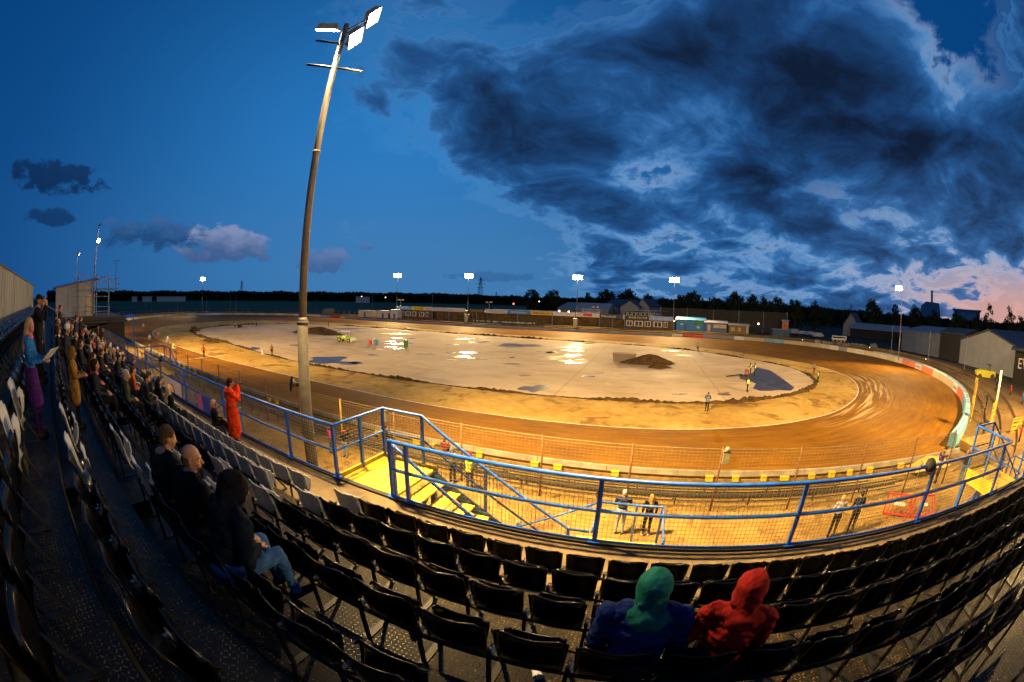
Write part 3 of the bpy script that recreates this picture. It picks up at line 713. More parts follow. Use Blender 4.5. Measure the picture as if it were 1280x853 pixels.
# ------------------------------------------------------------------ floodlight masts
M_pole = mat('galvanised_pole', (.26, .26, .25), .5, metal=.25, var=.15, scale=2., dirt=(.14, .13, .12))
M_fix = mat('lamp_housing', (.30, .27, .20), .45, metal=.3)
M_lampface = glow('lit_lamp_glass', (1.0, .90, .66), 55)
WARM = (1.0, .64, .235)
def fixture(parent, loc, aim, size=(.62, .46), power=0, cone=120, blend=.6, face=None):
    """boxy discharge floodlight aimed down at a point; returns nothing"""
    loc = Vector(loc); d = (Vector(aim) - loc).normalized()
    q = d.to_track_quat('-Z', 'Y').to_matrix(); Mx = Matrix.Translation(loc) @ q.to_4x4()
    w_, h_ = size
    b = MB()
    vs = [(-w_ * .38, -h_ * .38, .26), (w_ * .38, -h_ * .38, .26), (w_ * .38, h_ * .38, .26), (-w_ * .38, h_ * .38, .26), (-w_ / 2, -h_ / 2, 0), (w_ / 2, -h_ / 2, 0), (w_ / 2, h_ / 2, 0), (-w_ / 2, h_ / 2, 0)]
    b.add([Mx @ Vector(v) for v in vs], [(0, 1, 2, 3), (0, 4, 5, 1), (1, 5, 6, 2), (2, 6, 7, 3), (3, 7, 4, 0)])
    f = b.build('floodlight', M_fix, parent)
    b = MB(); e = .03
    b.add([Mx @ Vector(v) for v in [(-w_ / 2 + e, -h_ / 2 + e, .01), (w_ / 2 - e, -h_ / 2 + e, .01), (w_ / 2 - e, h_ / 2 - e, .01), (-w_ / 2 + e, h_ / 2 - e, .01)]], [(0, 1, 2, 3)])
    b.build('lamp_glass', face or M_lampface, f, fix=False)
    if power:
        L = bpy.data.lights.new('flood_beam', 'SPOT'); L.energy = power; L.color = WARM; L.spot_size = R(cone); L.spot_blend = blend; L.shadow_soft_size = .25
        lo = bpy.data.objects.new('flood_beam', L); COL.objects.link(lo); lo.parent = parent
        lo.matrix_local = Mx @ Matrix.Translation((0, 0, -.10))
        pass
def mast(name, label, x, y, z0, top, aims, r0=.16, r1=.08, bars=False, size=(.7, .5), spread=1.1, power=125000, face=None, cone=110):
    t = thing(name, label, 'floodlight mast', (x, y, z0), 0, 'floodlight masts round the track')
    H = top - z0
    b = MB(); b.tube((0, 0, 0), (0, 0, H * .45), r0, r0 * .92, 14); b.tube((0, 0, H * .45), (0, 0, H * .45 + .12), r0 * 1.12, r0 * 1.12, 14); b.tube((0, 0, H * .45 + .12), (0, 0, H), r0 * .72, r1, 14)
    b.build('pole', M_pole, t, True)
    b = MB(); b.bar((-spread, 0, H - .25), (spread, 0, H - .25), .07); b.build('crossarm', M_pole, t)
    if bars: pass
    n = len(aims)
    for i, (dx_, dy_, dz_, ax, ay, pw) in enumerate(aims):
        fixture(t, (dx_, dy_, H + dz_), (ax - x, ay - y, -z0), size, pw * power, cone, .6, face)
    return t
# the near mast, painted grey, three lamps and two climbing bars
x0, y0, z0, top = -9.22, 7.69, 1.5, 18.7
t = thing('floodlight_mast', 'tall grey floodlight mast with three lit lamps rising close in front of the railing', 'floodlight mast', (x0, y0, z0), 0, 'floodlight masts round the track')
H = top - z0
b = MB(); b.tube((0, 0, 0), (0, 0, 6.75), .20, .165, 18); b.tube((0, 0, 6.68), (0, 0, 6.80), .185, .185, 18); b.build('lower_pole', mat('dull_brown_pole', (.050, .045, .040), .8, var=.25, scale=3., dirt=(.03, .024, .02)), t, True)
b = MB(); b.tube((0, 0, 6.75), (0, 0, 6.9), .165, .125, 18); b.tube((0, 0, 6.9), (0, 0, H), .122, .105, 18)
b.tube((0, 0, 11.9), (0, 0, 11.98), .135, .135, 18)
b.build('pole', mat('grey_mast_paint', (.13, .13, .125), .6, var=.15, scale=2.), t, True)
view_side = Vector((math.cos(R(50)), math.sin(R(50)), 0))       # roughly across the line of sight
side = Vector((.60, .80, 0)).normalized()
for zz, L0, L1 in ((H - .95, -.95, .5), (H - 2.05, -1.0, 1.0)):
    b = MB(); b.tube(side * L0 + Vector((0, 0, zz)), side * L1 + Vector((0, 0, zz)), .045, n=8); b.build('crossbar', M_black, t, True)
ax_ = Vector((.83, .55, 0)).normalized()
aims = [(ax_ * .95 + Vector((0, 0, .30)), (9, 26, 0), 1.0), (ax_ * .62 + Vector((.1, -.25, -.95)), (6, 22, 0), .8), (ax_ * -.78 + Vector((-.1, .2, -.05)), (-17, 15, 0), .9)]
for off, aim, pw in aims:
    p_ = Vector((0, 0, H)) + off
    b = MB(); b.tube((0, 0, H - .35), p_ + Vector((0, 0, .12)), .035, n=8); b.build('bracket', M_pole, t, True)
    fixture(t, p_, (aim[0] - x0, aim[1] - y0, -z0), (.95, .60), 1, 126, .6)
LP = 62000
LG = [o for o in kids(t) if o.type == 'LIGHT']
for o, f_ in zip(LG, (.85, .85, .12)): o.data.energy = LP * f_
# black horn loudspeaker clamped to the near mast
hs = thing('horn_speaker', 'round black horn loudspeaker clamped to the side of the near mast', 'loudspeaker', (x0, y0, 6.35))
b = MB(); b.lathe([(.03, -.2), (.06, -.12), (.09, 0), (.20, .10), (.25, .13), (.24, .14), (.10, .05)], 18)
me = b.mesh('horn', True); me.transform(Matrix.Translation((-.42, -.05, 0)) @ Euler((R(80), 0, R(-30))).to_matrix().to_4x4()); me.materials.append(M_black)
o = bpy.data.objects.new('horn', me); COL.objects.link(o); o.parent = hs
b = MB(); b.bar((-.36, 0, 0), (0, 0, 0), .05); b.torus((0, 0, 0), .16, .02, 'z', 16, 6); b.build('bracket', M_black, hs)
# masts round the stadium
def far_mast(px, py_top, D, label, aims, z0=0., **kw):
    d = bearing(px, py_top); h = math.hypot(d[0], d[1]); x, y = d[0] / h * D, d[1] / h * D; top = 9 + d[2] / h * D
    return mast('floodlight_mast', label, x, y, z0, top, [(dx_, dy_, dz_, x + (ax - x), ay, pw) for dx_, dy_, dz_, ax, ay, pw in aims], **kw)
P3 = lambda ax, ay, pw=1.: [(-.9, 0, 0, ax, ay, pw), (.9, 0, 0, ax, ay, 0)]
far_mast(253.5, 349, 236, 'lit mast far out beyond the left bend, standing against the dark field', P3(-150, 70, 1.6), size=(2.0, 1.7), spread=1.3)
far_mast(497, 344.5, 192, 'lit mast behind the left end of the back straight huts', P3(-90, 70, 1.4), size=(2.0, 1.7), spread=1.3)
far_mast(586, 345, 163, 'second lit mast along the back straight, left of the pylon', P3(-50, 75, 1.3), size=(1.8, 1.6), spread=1.2)
far_mast(722, 347, 141, 'lit mast behind the back straight boards in front of the pale sheds', P3(-15, 65, 1.3), size=(1.7, 1.5), spread=1.1)
far_mast(843, 350, 146, 'lit mast beside the blue kiosk on the back straight', P3(10, 65, 1.3), size=(1.8, 1.6), spread=1.25)
far_mast(1127, 361.5, 86, 'lit mast on the banking of the right hand bend', [(-.5, 0, .1, 30, 50, 1.1), (-1.0, .2, .1, 20, 30, 0)], size=(1.2, .9), spread=.8, r0=.11, r1=.06, z0=1.)
far_mast(124, 281, 62, 'tall lit mast rising behind the commentary box at the left', [(.3, .3, .0, -60, 45, 1.0), (.3, .2, -2.2, -40, 30, .0)], z0=1.5, size=(.8, .6), spread=.5)
far_mast(97, 318, 103, 'shorter lit mast far left above the commentary box roof', [(.3, .3, .0, -110, 50, 1.1), (.5, .5, 0, -100, 45, 0)], z0=1.5, size=(.9, .8), spread=.6)
# mast on the right, out of the picture, of the same kind
mast('floodlight_mast', 'grey floodlight mast standing at the front of the stand beyond the right edge', 36.5, 9.5, 1.5, 18.7, [(-.6, .3, 0, 22, 40, 1.0), (.6, .3, 0, 40, 60, .6), (-.5, .1, -.6, 12, 22, .35)], r0=.2, r1=.1, power=LP * 1.25, size=(.95, .7), cone=120)
# ------------------------------------------------------------------ terrace between stand and track
M_terr = ground_mat('muddy_terrace', (.18, .105, .022), (.32, .20, .045), (.11, .06, .012), .35, 3., .85, .6)
M_terr2 = ground_mat('trodden_verge', (.20, .13, .020), (.36, .24, .04), (.13, .10, .02), .3, 2.4, .9, .8)
TX0, TX1 = -75, 26
def slab(x0, x1, y0, y1, z0, z1, m_, name):
    b = MB(); b.box(x0, x1, y0, y1, z0, z1); return b.build(name, m_, kind='structure')
slab(TX0, 46, 5.625, 13.6, -.3, 1.5, M_terr, 'terrace')
ys, zs = 13.6, 1.5
for i in range(5):
    zs -= .22; slab(TX0, TX1, ys + .002, ys + .74, -.3, zs, M_terr, 'terrace_step'); ys += .742
slab(TX0, TX1, ys + .002, 18.42, -.3, .30, M_terr2, 'verge')
slab(TX1 + .01, 46, 13.61, 20.5, -.3, .9, M_terr, 'terrace')
slab(46.01, 75, 5.0, 32, -.3, .8, M_terr, 'terrace')
# catch fence in front of the terrace
M_rust = mat('rusty_post', (.16, .075, .022), .75, metal=.2, var=.35, scale=9., dirt=(.08, .04, .02))
M_yrail = mat('grimy_yellow_rail', (.42, .28, .03), .6, var=.3, scale=5.)
M_rope = mat('dull_wire', (.26, .20, .10), .55, metal=.3)
cf = thing('catch_fence', 'tall wire catch fence on rusty posts between the terrace and the track', 'fence', (0, 13.55, 1.45))
X0f, X1f = -.16 - 3.35 * 15, -.16 + 3.35 * 5
b = MB()
for j in range(1, 22):
    z = j * .12; b.bar((X0f, 0, z), (X1f, 0, z), .007)
n_ = int((X1f - X0f) / .16)
for i in range(n_): b.bar((X0f + i * .16, 0, .08), (X0f + i * .16, 0, 2.6), .005)
b.build('wire_mesh', M_rope, cf)
for i in range(-15, 6):
    b = MB(); x = -.16 + 3.35 * i; b.tube((x, .03, -.05), (x, .03, 2.68), .045, n=8)
    b.build('post', M_yrail if i == -4 else M_rust, cf, True)
b = MB(); b.tube((X0f, .03, 2.64), (X1f, .03, 2.62), .013, n=6); b.tube((X0f, .03, 2.5), (X1f, .03, 2.5), .009, n=6); b.build('top_wire', M_rope, cf)
# black crush rails on the steps
for j, (y, z, x0, x1) in enumerate([(14.3, 1.28, -60, 14), (15.05, 1.06, -60, 14), (15.8, .84, -58, 12.5), (16.5, .62, -52, 11)]):
    t = thing('crush_rail', ['upper black crush rail along the terrace steps behind the catch fence', 'second black crush rail down the terrace steps', 'third black crush rail down the terrace steps', 'lowest black crush rail on the terrace steps, nearest the track'][j], 'crush rail', (0, y + .25, z - .03), 0, 'crush rails on the terrace steps')
    b = MB(); b.bar((x0, 0, .42), (x1, 0, .42), .05, .07); b.bar((x0, 0, .18), (x1, 0, .18), .04, .05); b.build('rail', M_black, t)
    for i in range(int((x1 - x0) / 3.2)): b = MB(); b.box(x0 + 1 + 3.2 * i, x0 + 1.06 + 3.2 * i, -.045, .045, 0, .40); b.build('post', M_black, t)
# safety wall along the home straight: boards seen from behind
M_board_back = mat('grey_board_backs', (.30, .28, .23), .7, var=.2, scale=1.2, dirt=(.16, .12, .06))
M_board_low = mat('muddy_board_foot', (.20, .13, .035), .85, var=.3, scale=2.)
sw = thing('safety_wall', 'low grey trackside safety wall along the home straight', 'wall', (0, 18.5, .3))
x = -95.0
while x < 22.5:
    b = MB(); L = 3.6
    b.box(x, x + L - .03, -.02, .09, .50, .80); b.build('board', M_board_back, sw); x += L
b = MB(); b.box(-95, 22.5, .091, .13, 0, .76); b.box(-95, 22.5, .0, .088, -.1, .315); b.build('plinth', M_board_low, sw)
M_ybox = mat('yellow_plastic', (.58, .39, .02), .5, var=.15)
ybx = [(350, 493), (356, 497), (395, 505), (402, 508), (471, 536), (476, 541), (520, 548), (537, 553), (596, 566), (669, 574), (698, 578), (770, 584), (888, 594), (921, 594), (958, 596), (983, 593), (1016, 590), (1040, 587), (1064, 586), (1085, 580), (1124, 575)]
for i, (px, py) in enumerate(ybx):
    P_ = on_z(px, py, 1.0); r = random.Random(i)
    t = thing('marker_box', 'small yellow box fixed behind the grey safety wall, %s from the left' % ordinal(i), 'marker box', (P_.x, 18.40, .62), 0, 'yellow boxes along the safety wall')
    w_ = r.uniform(.26, .50); h_ = r.uniform(.16, .28)
    b = MB(); b.box(-w_ / 2, w_ / 2, -.14, .06, .0, h_); b.box(-w_ / 2 - .02, w_ / 2 + .02, -.16, .08, h_, h_ + .03); b.build('box', M_ybox, t)
    b = MB(); b.bar((0, -.05, -.3), (0, -.05, 0), .05); b.build('leg', M_black, t)
# old tyres against the wall on the left
M_tyre = mat('grey_worn_tyre', (.06, .055, .045), .85, bump=.4, dirt=(.2, .15, .07))
for i in range(16):
    x = -34 - i * 1.9
    b = MB(); b.torus((0, 0, .42), .32, .13, 'y', 18, 8)
    b.build('tyre', M_tyre, label='large worn tyre leaning behind the wall on the left, %s from the mast' % ordinal(i), cat='tyre', group='tyres behind the wall on the left', loc=(x, 18.1 - .1 * (i % 2), .3), smooth=True)
# traffic light boxes on the fence
for i, (px, py, lab) in enumerate([(907, 572, 'grey control box mounted high on a catch fence post right of the middle'), (481, 520, 'grey control box on the fence post behind the yellow landing')]):
    d = bearing(px, py); s_ = 13.5 / d[1]; P_ = Vector(EYE + d * s_)
    t = thing('control_box', lab, 'control box', tuple(P_))
    b = MB(); b.box(-.13, .13, -.12, .0, -.22, .26); b.box(-.15, .15, -.14, .02, .26, .29); b.build('case', paint((.20, .20, .12)), t)
    b = MB(); b.ball((0, -.10, .36), .09, 10, 6); b.build('lamp', paint((.3, .3, .22)), t, True)
# red and white crowd barrier leaning at the right
M_redbar = mat('red_plastic_barrier', (.50, .035, .02), .45, var=.15)
M_whi = mat('white_paint', (.66, .64, .58), .5, var=.1)
P_ = on_z(1140, 650, 1.5)
for i, (ox, oy, rz, lean, lab) in enumerate([(-.75, .55, -.55, 0, 'red plastic crowd barrier with white panel standing at the right of the terrace'), (.55, -.1, -.35, .75, 'red plastic crowd barrier tipped over against the standing one')]):
    t = thing('crowd_barrier', lab, 'barrier', (P_.x + ox, P_.y + oy, 1.5), rz, 'red crowd barriers on the terrace')
    Mx = Euler((-lean, 0, 0)).to_matrix().to_4x4()
    b = MB()
    for a_, c_ in (((-.7, 0, .12), (.7, 0, .12)), ((-.7, 0, .98), (.7, 0, .98)), ((-.7, 0, .12), (-.7, 0, .98)), ((.7, 0, .12), (.7, 0, .98))): b.bar(Mx @ Vector(a_), Mx @ Vector(c_), .06)
    for k in range(6): x = -.5 + .2 * k; b.bar(Mx @ Vector((x, 0, .14)), Mx @ Vector((x, 0, .96)), .03)
    b.build('frame', M_redbar, t)
    b = MB(); b.box(-.3, .3, -.03, .03, .52, .64, Mx); b.build('panel', M_whi, t)
    for x in (-.5, .5): b = MB(); b.bar((x, -.28, .03), (x, .28, .03), .07, .05); b.build('foot', M_redbar, t)
# banners hung on the outer rails at the left
def banner(px0, px1, pyt, pyb, y, cols, label):
    a_ = bearing(px0, (pyt + pyb) / 2); c_ = bearing(px1, (pyt + pyb) / 2); x0, x1 = a_[0] * y / a_[1], c_[0] * y / c_[1]
    t = thing('banner', label, 'banner', (x0, y, 5.2), 0, 'banners tied to the outside of the left railing'); L = x1 - x0; u = 0
    for f_, col in cols:
        b = MB(); n = 8
        for i in range(n + 1):
            xx = (u + f_ * i / n) * L
            for zz in (-.55, .5): b.v.append((xx, .02 * math.sin(xx * 9), zz)); b.v.append((xx, .02 * math.sin(xx * 9) + .006, zz))
        for i in range(n):
            q = i * 4
            for f__ in ((q, q + 4, q + 6, q + 2), (q + 1, q + 3, q + 7, q + 5), (q, q + 1, q + 5, q + 4), (q + 2, q + 6, q + 7, q + 3)): b.f.append(f__); b.mi.append(0)
        mm, nt_, b_ = mk_mat('banner_cloth'); b_.inputs['Base Color'].default_value = tuple(col) + (1,); b_.inputs['Roughness'].default_value = .6
        tr_ = nt_.nodes.new('ShaderNodeBsdfTranslucent'); tr_.inputs[0].default_value = tuple(min(1, c * 1.3) for c in col) + (1,); mx_ = nt_.nodes.new('ShaderNodeMixShader'); mx_.inputs[0].default_value = .55
        nt_.links.new(b_.outputs[0], mx_.inputs[1]); nt_.links.new(tr_.outputs[0], mx_.inputs[2]); nt_.links.new(mx_.outputs[0], nt_.nodes['Material Output'].inputs[0])
        b.build('sheet', mm, t); u += f_
    return t, L
t, L = banner(205, 224, 455, 488, 5.68, [(1, (.60, .58, .66))], 'white banner with a red and blue ring on the railing beside the far yellow landing')
for a0, a1, col, rr in ((20, 200, (.5, .03, .05), .30), (200, 380, (.03, .06, .4), .30)):
    b = MB(); pts = [(L * .5 + rr * math.cos(R(q)) * 1.2, -.03, rr * .9 * math.sin(R(q))) for q in range(a0, a1 + 1, 15)]
    b.path(pts, .025, 5); b.build('ring_emblem', paint(col), t)
banner(246, 267, 473, 503, 5.68, [(.27, (.55, .16, .42)), (.73, (.012, .14, .52))], 'pink and bright blue banner on the railing left of the orange coat')
banner(140, 166, 416, 440, 5.68, [(.4, (.10, .06, .22)), (.3, (.25, .10, .25)), (.3, (.03, .10, .3))], 'dark purple banner on the distant railing behind the seated crowd')

# ------------------------------------------------------------------ padded wall round the bends and the back straight boards
OUT2 = resample(OUTER, 3.2); NO2 = normals(OUT2)
BEIGE, ORG, WHT, LBL, GRYB, RED, YEL = (.50, .42, .26), (.75, .14, .05), (.62, .60, .54), (.16, .38, .52), (.20, .21, .23), (.62, .03, .03), (.55, .44, .20)
def panel_colour(px, far):
    T = [(0, 300, None), (300, 372, None), (372, 402, WHT), (402, 413, LBL), (413, 424, RED), (424, 431, YEL), (431, 845, GRYB), (845, 856, WHT), (856, 873, RED), (873, 918, GRYB), (918, 930, WHT), (930, 942, BEIGE), (942, 960, BEIGE), (960, 975, LBL), (975, 985, WHT), (985, 1037, BEIGE), (1037, 1050, WHT), (1050, 1062, GRYB), (1062, 1070, BEIGE), (1070, 1080, WHT), (1080, 1127, BEIGE), (1127, 1141, ORG), (1141, 1152, WHT), (1152, 1163, ORG), (1163, 1190, BEIGE), (1190, 1197, WHT), (1197, 1204, ORG), (1204, 1300, BEIGE)]
    for a_, c_, col in T:
        if a_ <= px < c_:
            if col is None: return random.Random(int(px * 3)).choice([YEL, WHT, BEIGE, YEL, WHT])
            return col
    return YEL
M_bluepad = mat('pale_blue_air_cushion', (.12, .36, .50), .45, var=.25, scale=2., dirt=(.45, .52, .52))
wl = thing('padded_wall', 'padded safety wall of coloured panels curving round the right hand bend', 'wall')
wb = thing('board_wall', 'long grey board fence along the far side of the back straight', 'wall')
wr = thing('bend_wall', 'pale panelled safety wall curving round the distant left bend', 'wall')
n2 = len(OUT2)
for i in range(n2):
    a_, c_ = OUT2[i], OUT2[(i + 1) % n2]; mid = (a_ + c_) / 2
    if mid.y < 21.8 and -95 < mid.x < 24: continue
    px, py = seen_at((mid.x, mid.y, .6))
    right = mid.x > 18; left = mid.x < -118 or mid.y < 60 and mid.x < 0
    par = wl if right else (wr if left else wb)
    n = NO2[i]; n_b = NO2[(i + 1) % n2]
    near_end = right and mid.y < 33 and mid.x < 42
    col = LBL if near_end else panel_colour(px, not right)
    h = 1.25 if right else (1.15 if left else 1.05)
    b = MB(); e = (c_ - a_) * .004; th = .18
    A0 = a_ + e; A1 = c_ - e; B1 = A1 + n_b * th; B0 = A0 + n * th
    lean = n * .06
    b.add([(A0.x, A0.y, .26), (A1.x, A1.y, .26), (B1.x, B1.y, .26), (B0.x, B0.y, .26), (A0.x + lean.x, A0.y + lean.y, h), (A1.x + lean.x, A1.y + lean.y, h), (B1.x, B1.y, h), (B0.x, B0.y, h)], [(0, 3, 2, 1), (4, 5, 6, 7), (0, 1, 5, 4), (1, 2, 6, 5), (2, 3, 7, 6), (3, 0, 4, 7)])
    b.build('panel', M_bluepad if near_end else paint(tuple(c * random.Random(i).uniform(.85, 1.1) for c in col), .6, .2), par)
    if col == WHT and right or (col == RED and not left):       # scribble of lettering strokes on the printed panels
        b = MB(); t_ = (c_ - a_).normalized(); r = random.Random(i)
        for q in range(7):
            s0 = .45 + q * .36; zc = .75 + .03 * math.sin(q)
            p0 = a_ + t_ * s0 - n * .012; p1 = a_ + t_ * (s0 + r.uniform(.05, .22)) - n * .012
            b.bar((p0.x, p0.y, zc - r.uniform(.1, .2)), (p1.x, p1.y, zc + r.uniform(.08, .2)), .05, .02)
        b.build('printed_mark', paint((.05, .06, .14) if col == WHT else (.75, .72, .7)), par)
    if right and (mid.y < 80) :
        o0 = a_ + n * .2; o1 = c_ + n_b * .2; q0 = a_ + n * .85; q1 = c_ + n_b * .85; hh = h + .12
        b = MB()
        prof = [(0, .3), (.0, hh - .1), (.15, hh), (.5, hh), (.65, hh - .12), (.68, .3)]
        vs = []
        for (p_, nn_) in ((o0, n), (o1, n_b)):
            for u, z in prof: vs.append((p_.x + nn_.x * u, p_.y + nn_.y * u, z))
        k = len(prof); b.add(vs, [(j, j + 1, k + j + 1, k + j) for j in range(k - 1)] + [tuple(range(k)), tuple(range(2 * k - 1, k - 1, -1))])
        b.build('air_cushion', M_bluepad, wl, False)
        b = MB()
        for u in (.1, .6): b.bar((o0.x + n.x * u, o0.y + n.y * u, hh + .01), (o1.x + n_b.x * u, o1.y + n_b.y * u, hh + .01), .04, .02)
        b.bar((o0.x, o0.y, hh + .012), (q0.x, q0.y, hh + .012), .10, .02)
        b.build('white_strap', M_whi, wl)
# two light blue stripes near the right end of the back straight board fence
# wire fences and posts behind the walls
wf = thing('bend_fence', 'wire fence on thin posts outside the right hand bend wall', 'fence')
OUT3 = [q + n * 2.6 for q, n in zip(OUT2, NO2)]
b = MB(); bp = MB()
for i in range(n2):
    a_, c_ = OUT3[i], OUT3[(i + 1) % n2]
    if a_.x < 16 or (a_.y < 22): continue
    bp = MB(); bp.bar((a_.x, a_.y, .3), (a_.x, a_.y, 2.1), .06); bp.build('post', M_rust, wf)
    for z in (.8, 1.3, 1.7, 2.05): b.bar((a_.x, a_.y, z), (c_.x, c_.y, z), .018)
b.build('wires', M_rope, wf)
wf = thing('bend_fence', 'wire fence on thin posts beyond the wall of the distant left bend', 'fence')
b = MB(); bp = MB()
OUT4 = [q + n * 9 for q, n in zip(OUT2, NO2)]
for i in range(n2):
    a_, c_ = OUT4[i], OUT4[(i + 1) % n2]
    if not (a_.x < -118): continue
    bp = MB(); bp.bar((a_.x, a_.y, 1.2), (a_.x, a_.y, 3.0), .09); bp.build('post', M_rope, wf)
    for z in (1.8, 2.4, 2.95): b.bar((a_.x, a_.y, z), (c_.x, c_.y, z), .03)
b.build('wires', M_rope, wf)
# gates and clutter at the right end of the terrace
def frame_gate(px, py, z, w_, h_, rz, label, m_, slats=4):
    P_ = on_z(px, py, z); t = thing('gate', label, 'gate', (P_.x, P_.y, z), rz)
    b = MB()
    for a_, c_ in (((0, 0, .05), (w_, 0, .05)), ((0, 0, h_), (w_, 0, h_)), ((0, 0, 0), (0, 0, h_)), ((w_, 0, 0), (w_, 0, h_)), ((0, 0, .05), (w_, 0, h_))): b.bar(a_, c_, .07)
    b.build('frame', m_, t)
    for k in range(slats): b = MB(); z_ = h_ * (k + .5) / slats; b.box(.04, w_ - .04, .01, .03, z_ - h_ * .16 / slats * 2, z_ + h_ * .16 / slats * 2); b.build('slat', m_, t)
frame_gate(1237, 530, .9, 1.6, 1.7, .3, 'yellow slatted gate beside the tall white pipes behind the right hand landing', M_yrail)
frame_gate(1262, 545, .9, 2.2, 1.3, -.1, 'yellow slatted gate panel nearest the right edge behind the landing', M_yrail)
frame_gate(1213, 528, .9, 1.0, 3.6, .9, 'narrow tall yellow mesh gate at the end of the bend fence', M_yrail, 2)
P_ = on_z(1240, 527, .9); t = thing('pipe_stand', 'pair of tall white pipes standing upright by the yellow gate', 'pipes', tuple(P_))
for ox in (0, .28):
    b = MB(); b.tube((ox, 0, 0), (ox + .55, .3, 4.3), .05, n=10); b.build('pipe', M_whi, t, True)
# yellow tarpaulin slumped near the fence corner, posts with hats
P_ = on_z(1160, 585, .9)
b = MB(); n, m_n = 14, 8; r = random.Random(5)
for j in range(m_n + 1):
    for i in range(n + 1):
        u, v = i / n, j / m_n; b.v.append(((u - .5) * 3.6, (v - .5) * 1.4, .15 + .55 * math.sin(PI * u) ** .6 * math.sin(PI * v) + .05 * math.sin(13 * u + 4 * v) + r.uniform(-.02, .02)))
for j in range(m_n):
    for i in range(n): b.f.append((j * (n + 1) + i, j * (n + 1) + i + 1, (j + 1) * (n + 1) + i + 1, (j + 1) * (n + 1) + i)); b.mi.append(0)
b.build('tarpaulin', mat('ochre_tarpaulin', (.50, .30, .02), .6, var=.2, bump=.4), label='ochre tarpaulin slumped on the ground by the fence corner at the right', cat='tarpaulin', loc=(P_.x, P_.y, .9), smooth=True)
P_ = on_z(1143, 610, 1.5)
b = MB(); b.box(-.09, .09, -.06, .0, 1.0, 1.28); b.bar((0, .03, 0), (0, .03, 1.3), .04)
b.build('notice_board', M_whi, label='small white notice on a post by the fence near the red barriers', cat='notice', loc=tuple(P_))
# ------------------------------------------------------------------ back straight buildings
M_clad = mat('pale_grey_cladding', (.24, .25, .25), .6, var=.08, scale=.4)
M_cladd = mat('darker_grey_cladding', (.17, .19, .19), .6, var=.08, scale=.4)  # darker grey tone of the cladding
M_slate = mat('dark_sheet_roof', (.030, .040, .055), .7, var=.2, scale=.3)
M_brick = mat('brown_brick_hut', (.13, .07, .035), .85, var=.3, scale=1.5)
M_dark = mat('dark_interior', (.020, .016, .012), .8)
M_wood = mat('brown_timber_backing', (.12, .075, .025), .8, var=.3, scale=.8)
M_steelb = mat('pale_blue_post', (.10, .20, .32), .5)
M_frame = mat('white_window_frame', (.62, .60, .50), .5)
M_glass = mat('dark_window_glass', (.03, .03, .03), .12, spec=.8)
YB = 131.0
def hx(px, y=YB):
    d = bearing(px, 398); return d[0] * y / d[1]
def strokes(parent, x0, x1, y, z, h, col, seed, n=None):
    """row of blurred letter-like strokes standing in for lettering too small to read"""
    r = random.Random(seed); b = MB(); x = x0
    while x < x1:
        w_ = h * r.uniform(.35, .7)
        if r.random() > .15:
            b.box(x, x + w_ * .3, y - .03, y, z - h / 2, z + h / 2)
            if r.random() > .3: b.box(x + w_ * .3, x + w_, y - .03, y, z + (h * .25 if r.random() > .5 else -h * .5), z + (h * .5 if r.random() > .5 else -h * .2) + h * .05)
            b.box(x + w_ * .8, x + w_, y - .032, y - .001, z - h / 2, z + h * r.choice([0, .5]))
        x += w_ * 1.35
    return b.build('printed_strokes', paint(col), parent)
def hut(px0, px1, label, roof_z=3.7, signs=(), windows=(), back=M_wood, open_front=True, depth=7.):
    x0, x1 = hx(px0), hx(px1); t = thing('trackside_building', label, 'building', (x0, YB, 1.2), 0, 'low buildings along the back straight'); L = x1 - x0
    b = MB(); b.box(0, L, 3.0 if open_front else .2, depth, 0, roof_z - .05); b.build('wall', back, t)
    b = MB(); b.box(-.1, L + .1, -.05, depth + .3, roof_z, roof_z + .18); b.build('roof', M_slate, t)
    if open_front:
        n = max(2, int(L / 9)); 
        for i in range(n + 1):
            b = MB(); b.box(L * i / n - .12, L * i / n + .12, .1, .34, 0, roof_z - .004); b.build('post', M_steelb, t)
    for s in signs:
        a_, c_, col, txt, tc = s; xa, xb = hx(a_) - x0, hx(c_) - x0
        b = MB(); b.box(xa + .05, xb - .05, -.22, -.08, roof_z - .35, roof_z + 1.05); sg = b.build('fascia_board', paint(col, .5, .06), t)
        if txt == '~': strokes(sg, xa + (xb - xa) * .15, xb - (xb - xa) * .12, -.225, roof_z + .35, .6, tc, int(a_))
        elif txt: lettering(txt, 1.15, paint(tc), sg, ((xa * .62 + xb * .38), -.24, roof_z + .36), (R(90), 0, 0), 1.25)
    for (a_, c_) in windows:
        xa, xb = hx(a_) - x0, hx(c_) - x0; y = -.02 if not open_front else 2.9
        b = MB(); b.box(xa, xb, y - .02, y + .2, .9, 2.7); wd = b.build('window', M_frame, t)
        b = MB(); e = (xb - xa) * .14
        mid = (xa + xb) / 2
        b.box(xa + e, mid - e * .35, y - .04, y - .021, 1.1, 2.5); b.box(mid + e * .35, xb - e, y - .04, y - .021, 1.1, 2.5); b.build('pane', M_glass, wd)
    return t
hut(495, 540, 'brick hut with white windows at the left end, under blue and yellow boards', signs=[(495, 514.5, (.20, .42, .66), '~', (.7, .75, .8)), (514.5, 516.5, (.6, .6, .55), '', None), (516.5, 531, (.68, .55, .03), '~', (.10, .09, .02)), (531, 540, (.48, .48, .50), '', None)], windows=[(501, 505), (507, 513), (515, 520), (524, 530), (532, 535)], back=M_brick, open_front=False)
hut(540, 582, 'open timber shelter with a long plain grey fascia beside the brick hut', signs=[(540, 581.5, (.46, .46, .49), '~', (.40, .40, .43))], roof_z=3.6)
hut(585, 606, 'dark open shelter under a black board with gold lettering', signs=[(585, 605.5, (.035, .028, .025), '~', (.30, .20, .08))], roof_z=3.6)
